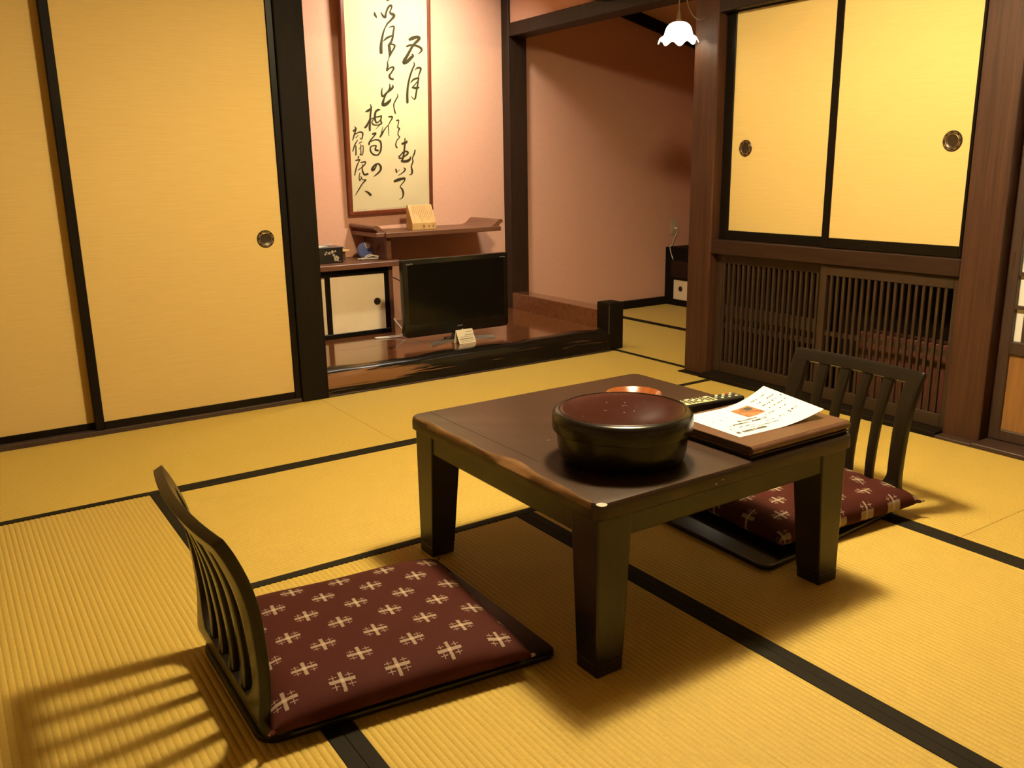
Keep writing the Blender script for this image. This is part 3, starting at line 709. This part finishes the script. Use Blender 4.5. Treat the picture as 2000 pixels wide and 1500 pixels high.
b.faces.new(rows[0]); b.faces.new(rows[-1][::-1]); bmesh.ops.recalc_face_normals(b, faces=b.faces)
link('foot', b, mat('foot_metal', (.62, .58, .50), .28, metal=.9), t, smooth=math.radians(40))
link('foot_plate', bx(2.36, 2.50, 4.20, 4.28, TZ, TZ+.012, .004, 2), tvm, t)
# card leaning on the tv foot
t = empty('notice_card', (2.41, 4.09, TZ), 'small folded cream notice card standing on the television foot', 'card')
cp = [px_z(887, 674, TZ), px_z(926, 671, TZ)]
A0 = Vector((2.352, 4.082, TZ+.001)); A1 = Vector((2.458, 4.082, TZ+.001)); up = Vector((-.010, .024, .076))
link('front_leaf', hexa([A0, A1, A1+Vector((0, .001, 0)), A0+Vector((0, .001, 0)), A0+up, A1+up, A1+up+Vector((0, .001, 0)), A0+up+Vector((0, .001, 0))]), card_m, t)
B0, B1 = A0+Vector((-.010, .048, 0)), A1+Vector((-.010, .048, 0))
link('rear_leaf', hexa([B0, B1, B1+Vector((0, .001, 0)), B0+Vector((0, .001, 0)), A0+up, A1+up, A1+up+Vector((0, .001, 0)), A0+up+Vector((0, .001, 0))]), card_m, t)
b = bmesh.new(); nn = (A1-A0).cross(up).normalized()*.0006
if nn.y > 0: nn = -nn
for (h, x0, x1, th) in ((.82, .55, .92, .035), (.62, .45, .97, .05), (.48, .12, .9, .03), (.36, .10, .88, .06), (.22, .08, .95, .03), (.12, .12, .8, .03)):
    x = x0
    while x < x1:
        w = random.uniform(.02, .05); q = [A0+(A1-A0)*xx+up*hh+nn for xx, hh in ((x, h), (x+w, h), (x+w, h-th), (x, h-th))]
        b.faces.new([b.verts.new(p) for p in q]); x += w+.015
tag(link('lettering', b, ink2, t), kind='stuff')
tag(link('power_cord', tube(smooth_line([(2.30, 4.42, .16), (2.20, 4.46, .128), (2.10, 4.50, .1245), (2.055, 4.515, .1245), (2.06, 4.535, .1245), (2.13, 4.52, .1245), (2.22, 4.50, .135), (2.215, 4.60, .20), (2.21, 4.60, .21)], 6), .0035, 6), cordw, None, loc=(2.12, 4.5, TZ), smooth=True),
    'thin white cord looped on the alcove floor behind the television', 'cord')
tag(link('antenna_cord', tube(smooth_line([(2.262, 4.90, .49), (2.285, 4.85, .45), (2.33, 4.75, .41), (2.36, 4.6, .38), (2.37, 4.40, .36), (2.37, 4.285, .36)], 6), .003, 6), cordk, None, loc=(2.27, 4.9, .47), smooth=True),
    'thin black cord running behind the television below the shelf', 'cord')

# ------------------------------------------------------------------ side alcove: cabinet, outlet, lamp
xc = 4.756
t = empty('small_cabinet', (xc, 4.7, 0), 'low dark wooden cabinet with a pale door in the side alcove', 'cabinet')
link('body', bx(xc+.02, 5.098, 4.10, YK-.001, 0, .42), redwood_y, t)
link('top_board', bx(xc, 5.098, 4.09, YK-.001, .345, .442, .003), blackwood, t)
link('front_post', bx(xc, xc+.02, 4.955, YK-.001, 0, .345, .002), blackwood, t)
link('plinth', bx(xc, xc+.02, 4.10, 4.955, 0, .046, .002), blackwood, t)
link('rail', bx(xc+.004, xc+.02, 4.10, 4.955, .205, .345, .002), redwood_y, t)
link('frame', bx(xc+.001, xc+.02, 4.10, 4.955, .197, .215, .002), blackwood, t)
d = link('door', bx(xc+.008, xc+.02, 4.48, 4.922, .044, .199), cabpaper, t)
link('stile', bx(xc+.003, xc+.02, 4.920, 4.955, .046, .197, .001), blackwood, d)
link('stile', bx(xc+.003, xc+.02, 4.455, 4.482, .046, .197, .001), blackwood, d)
link('door', bx(xc+.010, xc+.02, 4.10, 4.455, .044, .199), cabpaper, t)
link('handle', lathe([(0, .003), (.012, .003), (.017, .005), (.021, 0)], (xc+.008, 4.845, .130), 24, 'x'), bronze, d, smooth=math.radians(40))
t = empty('wall_outlet', (4.835, YK, .59), 'beige wall outlet with a plug on the salmon back wall', 'outlet')
link('plate', bx(4.80, 4.870, YK-.008, YK-.0005, .535, .650, .003), plasticw, t)
link('socket', bx(4.818, 4.852, YK-.012, YK-.008, .555, .625, .003), plasticw, t)
tag(link('plug_cord', tube(smooth_line([(4.840, YK-.010, .580), (4.840, YK-.030, .575), (4.832, YK-.035, .54), (4.805, YK-.04, .50), (4.778, YK-.05, .46), (4.738, 4.945, .452), (4.736, 4.93, .40), (4.741, 4.91, .352)], 6), [.010]*7+[.003]*36, 6), cordw, None, loc=(4.8, YK-.02, .5), smooth=True),
    'thin white plug cord drooping from the wall outlet over the small cabinet', 'cord')
LX, LY, LZ = 3.142, 3.262, 1.638
t = empty('pendant_lamp', (LX, LY, LZ), 'small ruffled white glass pendant lamp hanging beside the corner pillar', 'lamp')
prof = [(r*.81, h*.68) for r, h in [(.018, .130), (.036, .127), (.054, .117), (.067, .102), (.076, .082), (.081, .060), (.084, .046), (.094, .036), (.108, .028), (.117, .020)]]
def wob(k, a, r, h):
    s = max(0, (k-5)/4); c = math.cos(8*a+.5)
    return r*(1+.03*s*c), h-.022*s*s*(.5+.5*c)
sh = link('shade', lathe(prof, (LX, LY, LZ), 96, 'z', wob), glassm, t, smooth=True)
md = sh.modifiers.new('thick', 'SOLIDIFY'); md.thickness = .003
link('socket', lathe([(.0, .134), (.007, .134), (.010, .128), (.011, .102), (.015, .098), (.015, .084), (0, .084)], (LX, LY, LZ), 20), cordb, t, smooth=math.radians(50))
link('cord', tube([(LX, LY, LZ+.13), (LX, LY, ZC)], .0032, 8), cordb, t)
tag(link('lamp_cord', tube(smooth_line([(LX+.02, LY-.01, ZC), (LX+.025, LY-.01, 2.10), (LX+.030, LY-.012, 1.90), (LX+.036, LY-.015, 1.82), (LX+.052, LY-.030, 1.765), (LX+.080, LY-.052, 1.735), (LX+.106, LY-.075, 1.745)], 6), .0025, 6), cordb, None, loc=(LX+.03, LY, 2.1), smooth=True),
    'thin brown cord sagging from the ceiling to the corner pillar beside the glass lamp', 'cord')
Lp = bpy.data.lights.new('pendant_bulb', 'POINT'); Lp.energy = ALC_POWER; Lp.color = (1, .85, .6); Lp.shadow_soft_size = .03
lo = bpy.data.objects.new('pendant_bulb', Lp); COL.objects.link(lo); lo.location = (LX, LY, LZ+.02)

# lamps that light the place (above the frame)
Lr = bpy.data.lights.new('room_bulb', 'POINT'); Lr.energy = ROOM_POWER; Lr.color = ROOM_COL; Lr.shadow_soft_size = .105
lo = bpy.data.objects.new('room_bulb', Lr); COL.objects.link(lo); lo.location = ROOM_LAMP
t = empty('ceiling_lamp', ROOM_LAMP, 'round lamp with a wide conical shade hanging above the low table', 'lamp')
sh = link('shade', lathe([(.31, -.060), (.30, .0), (.24, .09), (.15, .165), (.075, .190)], ROOM_LAMP, 64), lampshade, t, smooth=True)
md = sh.modifiers.new('thick', 'SOLIDIFY'); md.thickness = .004
link('stem', tube([(ROOM_LAMP[0], ROOM_LAMP[1], ROOM_LAMP[2]+.19), (ROOM_LAMP[0], ROOM_LAMP[1], ZC)], .008, 10), lampframe, t)
link('bracket', bx(ROOM_LAMP[0]-.078, ROOM_LAMP[0]+.078, ROOM_LAMP[1]-.006, ROOM_LAMP[1]+.006, ROOM_LAMP[2]+.185, ROOM_LAMP[2]+.195), lampframe, t)
tl = Vector(TOKO_LAMP)
aim = (Vector((2.45, YK, 1.25))-tl).normalized()
Lt = bpy.data.lights.new('alcove_tube', 'AREA'); Lt.shape = 'RECTANGLE'; Lt.size = .34; Lt.size_y = .05; Lt.energy = TOKO_POWER; Lt.spread = math.radians(125); Lt.color = TOKO_COL
lo = bpy.data.objects.new('alcove_tube', Lt); COL.objects.link(lo); lo.location = tl; lo.rotation_euler = aim.to_track_quat('-Z', 'X').to_euler()
lo.rotation_euler = Matrix((Vector((1, 0, 0)) - aim*aim.x, (-aim).cross(Vector((1, 0, 0)) - aim*aim.x), -aim)).transposed().to_euler()
t = empty('alcove_lamp', tl, 'slim tube lamp behind the top beam of the scroll alcove', 'lamp')
link('holder', bx(tl.x-.20, tl.x+.20, tl.y-.055, tl.y-.020, tl.z+.03, ZC-.02, .004), lampframe, t)
link('reflector', bx(tl.x-.19, tl.x+.19, tl.y-.060, tl.y-.050, tl.z-.02, tl.z+.05, .002), lampframe, t)
# ------------------------------------------------------------------ low table
TT = .400; tx0, tx1, ty0, ty1 = 1.044, 1.884, 1.277, 2.113
t = empty('low_table', ((tx0+tx1)/2, (ty0+ty1)/2, 0), 'square dark brown low wooden table with thick tapered legs', 'table')
def outline(inset, z, r=.045, wav=0.):
    out = []
    x0, x1, y0, y1 = tx0+inset, tx1-inset, ty0+inset, ty1-inset
    for cx, cy, a0 in ((x1-r, y1-r, 0), (x0+r, y1-r, PI/2), (x0+r, y0+r, PI), (x1-r, y0+r, 1.5*PI)):
        for k in range(7): a = a0+PI/2*k/6; out.append([cx+r*math.cos(a), cy+r*math.sin(a), z])
    # subdivide the left edge (between corner 2 and 3) for the natural wavy edge
    i = 13; a, c = out[i], out[i+1]; mid = []
    for k in range(1, 30):
        f = k/30; y = a[1]+(c[1]-a[1])*f
        w = wav*(.5*math.sin(f*11+.6)+.35*math.sin(f*23)+.5)*min(1, f*4)
        mid.append([a[0]+w, y, z])
    return out[:i+1]+mid+out[i+1:]
b = bmesh.new(); rings = []
for inset, z, wav in ((.004, .3615, 0), (.0, .3645, 0), (0, .372, 0), (0, .386, 0), (.0015, .3955, .008), (.0045, .3993, .015), (.0075, .400, .017)):
    rings.append([b.verts.new(p) for p in outline(inset, z, .030, wav)])
n = len(rings[0])
for A, B in zip(rings, rings[1:]):
    for i in range(n):
        f = b.faces.new((A[i], A[(i+1) % n], B[(i+1) % n], B[i]))
        if 13 <= i <= 43 and A is rings[4] or (13 <= i <= 43 and A is rings[5]) or (16 <= i <= 43 and A is rings[3]): f.material_index = 1
b.faces.new(rings[-1]); b.faces.new(rings[0][::-1]); bmesh.ops.recalc_face_normals(b, faces=b.faces)
link('tabletop', b, [table_m, bark_m], t, smooth=math.radians(32))
lx0, lx1, ly0, ly1 = 1.052, 1.860, 1.284, 2.088
for ax, ay in ((0, 0), (1, 0), (0, 1), (1, 1)):
    X = (lx0, lx1)[ax]; Y = (ly0, ly1)[ay]; sx = 1-2*ax; sy = 1-2*ay
    wt, wb2 = .094, .073
    def quad(w, z): return [(X, Y, z), (X+sx*w, Y, z), (X+sx*w, Y+sy*w, z), (X, Y+sy*w, z)]
    lg = link('leg', hexa(quad(wt*.78, .030)+quad(wt, .3645), .004, 2), table_l, t)
    link('foot', hexa(quad(wt*.78-.003, 0)+quad(wt*.78-.001, .030), .002, 1), table_l, lg)
ax0, ax1, ay0, ay1 = lx0+.004, lx1-.004, ly0+.004, ly1-.004
for q in ((ax0+.08, ax1-.08, ay0, ay0+.022), (ax0+.08, ax1-.08, ay1-.022, ay1), (ax0, ax0+.022, ay0+.08, ay1-.08), (ax1-.022, ax1, ay0+.08, ay1-.08)):
    link('apron', bx(*q, .310, .366, .003), table_l, t)
b = bmesh.new()
link('seam', bx(tx0+.062, tx0+.0632, ty0+.30, ty1-.012, .3985, .4003), heri_m, t)
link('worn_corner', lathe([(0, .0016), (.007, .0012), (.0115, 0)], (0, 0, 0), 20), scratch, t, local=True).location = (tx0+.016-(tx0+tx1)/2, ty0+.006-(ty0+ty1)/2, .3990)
for x, y, w in ((1.262, 1.665, .010), (1.222, 1.69, .004)):
    b.faces.new([b.verts.new((x+w*math.cos(a), y+w*.35*math.sin(a), TT+.0004)) for a in [2*PI*k/10 for k in range(10)]])
tag(link('chip_mark', b, scratch, t), kind='stuff')
b = bmesh.new()
p = px_y(1398.5, 945.5, 1.2768)
for dx, dz, rx, rz in ((0, 0, .0030, .0018), (.022, .006, .004, .0010)):
    b.faces.new([b.verts.new((p.x+dx+rx*math.cos(a), 1.2764, p.z+dz+rz*math.sin(a))) for a in [2*PI*k/10 for k in range(10)]])
tag(link('chip_mark', b, scratch, t), kind='stuff')

# rice tub
cx, cyy = 1.283, 1.482
t = empty('rice_tub', (cx, cyy, TT), 'large round black lacquered rice tub with maroon lid on the low table', 'tub')
link('body', lathe([(0, 0), (.118, 0), (.136, .004), (.146, .014), (.150, .03), (.1525, .06), (.1525, .088), (.150, .090), (0, .090)], (cx, cyy, TT), 96), tubbody, t, smooth=math.radians(40))
lid = link('lid', lathe([(.158, .076), (.1625, .0765), (.1635, .080), (.1638, .098), (.1630, .108), (.1590, .116), (.1520, .1205), (.1460, .1212), (.1445, .1195)], (cx, cyy, TT), 96), tubbody, t, smooth=math.radians(50))
link('lid_panel', lathe([(.1450, .1190), (.1435, .1202), (.138, .1215), (.09, .1250), (.04, .1262), (0, .1265)], (cx, cyy, TT), 96), tublid, lid, smooth=True)
b = bmesh.new()
for k in range(22):
    a = random.uniform(0, 2*PI); r = random.uniform(0, .12); L = random.choice((.0012, .0015, .002, .006, .010)); th = random.uniform(0, PI)
    x, y = cx+r*math.cos(a), cyy+r*math.sin(a); z = TT+.1264-.0046*(r/.138)**2*1.05+.0003
    u = Vector((math.cos(th), math.sin(th), 0))*L/2; v = Vector((-math.sin(th), math.cos(th), 0))*.0005
    b.faces.new([b.verts.new(Vector((x, y, z))+s) for s in (u+v, -u+v, -u-v, u-v)])
tag(link('scratches', b, scratch, lid), kind='stuff')

# orange-brown dish behind the tub
t = tag(link('wooden_dish', lathe([(0, .004), (.040, .004), (.064, .012), (.077, .026), (.080, .0275), (.0815, .026), (.070, .008), (.050, .0), (0, .0)], (1.633, 1.838, TT), 64), dish_m, None, loc=(1.633, 1.838, TT), smooth=math.radians(45)),
        'shallow orange-brown wooden dish on the low table behind the rice tub', 'dish')

# folders, paper, remote
def folder(name, x0, x1, y0, y1, z, th, m, label, rz):
    e = empty(name, ((x0+x1)/2, (y0+y1)/2, z), label, 'folder')
    link('pages', bx(x0+.004, x1-.004, y0+.006, y1-.004, z+.003, z+th-.003), pagew, e)
    link('lower_cover', bx(x0, x1, y0, y1, z, z+.0035, .0012), m, e)
    link('upper_cover', bx(x0, x1, y0, y1, z+th-.0035, z+th, .0012), m, e)
    n = 10; pts = [(x0, y0+.006+.008*math.sin(-PI/2-PI*k/n)*0 - .014*math.sin(PI*k/n), z+th*.5-th*.5*math.cos(PI*k/n)) for k in range(n+1)]
    link('spine', prism(pts, (x1-x0, 0, 0)), m, e, smooth=math.radians(40))
    e.rotation_euler = (0, 0, rz)
    return e
folder('leather_folder', 1.512, 1.872, 1.298, 1.572, TT, .0105, leather_d, 'dark thin leather folder lying directly on the low table', .0)
folder('leather_folder', 1.506, 1.868, 1.290, 1.568, TT+.0107, .0225, leather, 'thick brown leather folder with rounded spine under the printed sheet', .005)
ZP = TT+.0335
t = empty('printed_sheet', (1.70, 1.44, ZP), 'white printed sheet with a small orange photograph on the leather folder', 'paper')
def sheet(s, v):
    """s 0..1 along x, v 0..1 along y; the far right side curls up."""
    x = 1.540+.296*s+.010*v; y = 1.352+.205*v-.010*s
    c = max(0, (s-.45)/.55); return Vector((x, y, ZP+.0006+.040*c*c*(.45+.55*v)+.004*(1-v)*c))
b = bmesh.new(); G = [[b.verts.new(sheet(i/20, j/10)) for j in range(11)] for i in range(21)]
for i in range(20):
    for j in range(10): b.faces.new((G[i][j], G[i+1][j], G[i+1][j+1], G[i][j+1]))
link('sheet', b, white, t, smooth=True)
def decal(bm, s0, s1, v0, v1, lift=.0006, n=4):
    g = [[bm.verts.new(sheet(s0+(s1-s0)*i/n, v0+(v1-v0)*j)+Vector((0, 0, lift))) for j in (0, 1)] for i in range(n+1)]
    for i in range(n): bm.faces.new((g[i][0], g[i+1][0], g[i+1][1], g[i][1]))
b = bmesh.new(); decal(b, .47, .68, .52, .84, n=6); link('photograph', b, photo_m, t)
b = bmesh.new(); decal(b, .585, .655, .70, .80, .0009); link('photograph_detail', b, key_m, t)
b = bmesh.new()
for v, s0, s1, dens, h in ((.10, .04, .40, .9, .050), (.19, .05, .62, .35, .018), (.27, .06, .80, .30, .018), (.36, .12, .58, .8, .034), (.44, .30, .52, .9, .030), (.44, .62, .88, .35, .016), (.60, .05, .22, .4, .016),
                        (.55, .72, .97, .6, .020), (.65, .72, .97, .7, .024), (.75, .72, .96, .6, .018), (.85, .72, .95, .6, .018), (.30, .80, .97, .5, .018)):
    s = s0
    while s < s1:
        w = random.uniform(.006, .02)
        if random.random() < dens: decal(b, s, s+w, v, v+h*random.uniform(.8, 1.3), .0007, 1)
        s += w+random.uniform(.004, .012)
tag(link('printed_text', b, ink2, t), kind='stuff')
rc = Vector((1.735, 1.640, TT)); t = empty('remote_control', rc, 'black remote control with pale gold key panel on the low table', 'remote control', rz=math.radians(-6))
def rb(x0, x1, y0, y1, z0, z1, bev=.004, seg=2): return bx(x0, x1, y0, y1, z0, z1, bev, seg)
link('body', rb(-.108, .108, -.026, .026, .006, .036, .006, 3), remote_m, t, local=True)
link('battery_cover', rb(-.09, .02, -.024, .024, .0, .006, .002, 1), remote_m, t, local=True)
link('key_panel', rb(-.106, .012, -.0235, .0235, .0352, .0372, .001, 1), remote_p, t, local=True)
first = None
for i in range(8):
    for j in range(4):
        x, y = -.092+.0132*i, -.016+.0107*j
        link('key', rb(x-.0045, x+.0045, y-.0032, y+.0032, .0370, .0388, .0008, 1), key_m if (i+j) % 5 else key_w, t, local=True)
for i in range(6):
    for j in range(3):
        x, y = .024+.0125*i, -.013+.013*j
        link('key', rb(x-.0038, x+.0038, y-.0034, y+.0034, .0358, .0378, .0008, 1), key_r if (i, j) == (4, 2) else (key_w if (i+j) % 2 else key_m), t, local=True)
b = bmesh.new()
for k in range(14):
    x = -.10+.0075*k+random.uniform(-.001, .001); w = random.uniform(.002, .005)
    b.faces.new([b.verts.new(p) for p in ((x, -.0263, .010), (x+w, -.0263, .010), (x+w, -.0263, .0135), (x, -.0263, .0135))])
link('marking', b, key_w, t, local=True)

# ------------------------------------------------------------------ floor chairs
PROF = [(.120, .014), (.070, .015), (.040, .020), (.018, .034), (.010, .052), (.012, .080), (.016, .120), (.017, .165), (.015, .216), (.010, .281), (-.003, .346), (-.025, .407), (-.044, .445)]
PS = smooth_line([(x, 0, z) for x, z in PROF], 4)
def pxz(z):
    """profile x at height z (upper part)."""
    for a, c in zip(PS, PS[1:]):
        if c.z >= z >= a.z and c.z > a.z: return a.x+(c.x-a.x)*(z-a.z)/(c.z-a.z)
    return PS[-1].x
def hw(z): return .226+.014*max(0, z)/.42
def bend(tn, z):
    """backward bow of the backrest at cross position tn (-1..1)."""
    k = max(0, min(1, (z-.05)/.30)); return -.020*k*(1-tn*tn)
def patch(f0, f1, z0, z1, nz=14, ny=4, th=.022, ends=(True, True)):
    """strip of the bent back between cross positions f0(z) and f1(z) in metres."""
    b = bmesh.new(); F = []; K = []
    for i in range(nz+1):
        z = z0+(z1-z0)*i/nz; rf = []; rk = []
        for j in range(ny+1):
            y = f0(z)+(f1(z)-f0(z))*j/ny; x = pxz(z)+bend(y/hw(z), z)
            dz = .01; sl = (pxz(min(z+dz, .4445))-pxz(max(z-dz, .03)))/(min(z+dz, .4445)-max(z-dz, .03)); nrm = Vector((1, 0, -sl)).normalized()
            rf.append(b.verts.new(Vector((x, y, z))+nrm*th/2)); rk.append(b.verts.new(Vector((x, y, z))-nrm*th/2))
        F.append(rf); K.append(rk)
    for i in range(nz):
        for j in range(ny):
            b.faces.new((F[i][j], F[i][j+1], F[i+1][j+1], F[i+1][j])); b.faces.new((K[i][j], K[i+1][j], K[i+1][j+1], K[i][j+1]))
        for j in (0, ny): b.faces.new((F[i][j], F[i+1][j], K[i+1][j], K[i][j]))
    for i in (0, nz):
        for j in range(ny): b.faces.new((F[i][j], F[i][j+1], K[i][j+1], K[i][j]))
    bmesh.ops.recalc_face_normals(b, faces=b.faces)
    skip = set()
    if not ends[0]: skip |= set(F[0]) | set(K[0])
    if not ends[1]: skip |= set(F[nz]) | set(K[nz])
    ed = [e for e in b.edges if len(e.link_faces) == 2 and e.calc_face_angle(0) > .9 and not (e.verts[0] in skip and e.verts[1] in skip)]
    bmesh.ops.bevel(b, geom=ed, offset=.002, segments=2, profile=.5, affect='EDGES')
    return b
def make_chair(loc, rz, label):
    t = empty('floor_chair', loc, label, 'chair', 'legless floor chairs at the low table', rz=rz)
    z_lo, z_hi = .078, .408
    stw = lambda z: .038+.016*(z/.42)
    # seat board: widens to the front, rounded corners
    pts = []
    for cx, cy, r, a0 in ((.655, .285, .03, 0), (.0, .225, .045, PI/2), (.0, -.225, .045, PI), (.655, -.285, .03, 1.5*PI)):
        sx = -1 if cx > .3 else 1; sy = -1 if cy > 0 else 1
        for k in range(6): a = a0+PI/2*k/5; pts.append((cx+sx*r+r*math.cos(a), cy+sy*r+r*math.sin(a), .003))
    link('seat_board', prism(pts, (0, 0, .014), .003, 2), chair_m, t, local=True, smooth=math.radians(35))
    link('lower_panel', patch(lambda z: -hw(z), lambda z: hw(z), .016, z_lo, 10, 24, .022, (True, False)), chair_m, t, local=True, smooth=math.radians(35))
    for s in (-1, 1):
        a, c = (lambda z: hw(z)-stw(z)-.040*max(0, 1-(z-z_lo)/.060)**2.2, lambda z: hw(z))
        if s < 0: f0, f1 = (lambda z: -hw(z)), (lambda z: -(hw(z)-stw(z)-.040*max(0, 1-(z-z_lo)/.060)**2.2))
        else: f0, f1 = a, c
        link('stile', patch(f0, f1, z_lo, z_hi, 22, 4, .022, (False, False)), chair_m, t, local=True, smooth=math.radians(35))
    for k in range(4):
        def cen(z, k=k):
            inner = hw(z)-stw(z); q = (z-z_lo)/(z_hi-z_lo); return (k-1.5)*(.0775+.0045*q)
        def swd(z): return .027+.009*(z-z_lo)/(z_hi-z_lo)
        link('slat', patch(lambda z: cen(z)-swd(z)/2, lambda z: cen(z)+swd(z)/2, z_lo, z_hi, 16, 2, .014, (False, False)), chair_m, t, local=True, smooth=math.radians(35))
    link('top_rail', patch(lambda z: -hw(z), lambda z: hw(z), z_hi, .4445, 4, 28, .022, (False, True)), chair_m, t, local=True, smooth=math.radians(35))
    return t
make_chair((.384, 1.688, 0), math.radians(-.3), 'dark slatted legless floor chair beside the table, casting slat shadows on the mats')
make_chair((2.398, 1.672, 0), math.radians(178), 'dark slatted legless floor chair in front of the lattice doors')

# cushions
def make_cushion(loc, rz, lx, ly, h, label, seed, dents):
    t = empty('floor_cushion', loc, label, 'cushion', 'maroon floor cushions on the floor chairs', rz=rz)
    rnd = random.Random(seed); n = 44; b = bmesh.new()
    def shape(u, v, top):
        e = max(0, (1-abs(u)**7)*(1-abs(v)**7))**.40*(1-.10*u*u-.10*v*v)
        pinch = 1-.045*(1-abs(v)**2)*abs(u)**3 if True else 1
        x = u*lx/2*(1-.035*(1-v*v)*abs(u)**2); y = v*ly/2*(1-.035*(1-u*u)*abs(v)**2)
        z = (h*.62*e if top else -h*.38*e)
        if top:
            z *= 1+.05*math.sin(5*u+1+seed)*math.cos(4*v)+.0
            for (du, dv, r, a, ang) in dents:
                q = (u-du)*math.cos(ang)+(v-dv)*math.sin(ang); p = -(u-du)*math.sin(ang)+(v-dv)*math.cos(ang)
                z -= a*math.exp(-(p/r)**2)*math.exp(-(q/.35)**2)
        return (x, y, h*.38+z)
    T = {}; B2 = {}
    for i in range(n+1):
        for j in range(n+1):
            u = math.sin((i/n*2-1)*PI/2*.92)/math.sin(PI/2*.92); v = math.sin((j/n*2-1)*PI/2*.92)/math.sin(PI/2*.92)
            T[i, j] = b.verts.new(shape(u, v, True))
            B2[i, j] = T[i, j] if i in (0, n) or j in (0, n) else b.verts.new(shape(u, v, False))
    for i in range(n):
        for j in range(n):
            b.faces.new((T[i, j], T[i+1, j], T[i+1, j+1], T[i, j+1])); b.faces.new((B2[i, j], B2[i, j+1], B2[i+1, j+1], B2[i+1, j]))
    link('cover', b, cush_m, t, local=True, smooth=True)
    for su, sv in ((1, 1), (1, -1), (-1, 1), (-1, -1)):
        x, y = su*lx/2, sv*ly/2
        link('corner_tuft', tube([(x-su*.012, y-sv*.012, h*.38), (x, y, h*.38), (x+su*.010, y+sv*.008, h*.38+.003)], [.006, .005, .002], 6), cush_m, t, local=True)
    return t
CB = .0175
make_cushion((.700, 1.668, CB), math.radians(-6), .555, .525, .082, 'maroon floor cushion with pale crosses on the chair casting slat shadows', 1, [(.75, -.95, .05, .004, 1.2)])
make_cushion((2.135, 1.680, CB), math.radians(176), .590, .530, .092, 'maroon floor cushion with pale crosses on the chair before the lattice doors', 3,
             [(-.62, .55, .06, .012, .5), (-.35, .30, .06, .008, 1.1), (-.72, -.1, .05, .006, -.2)])
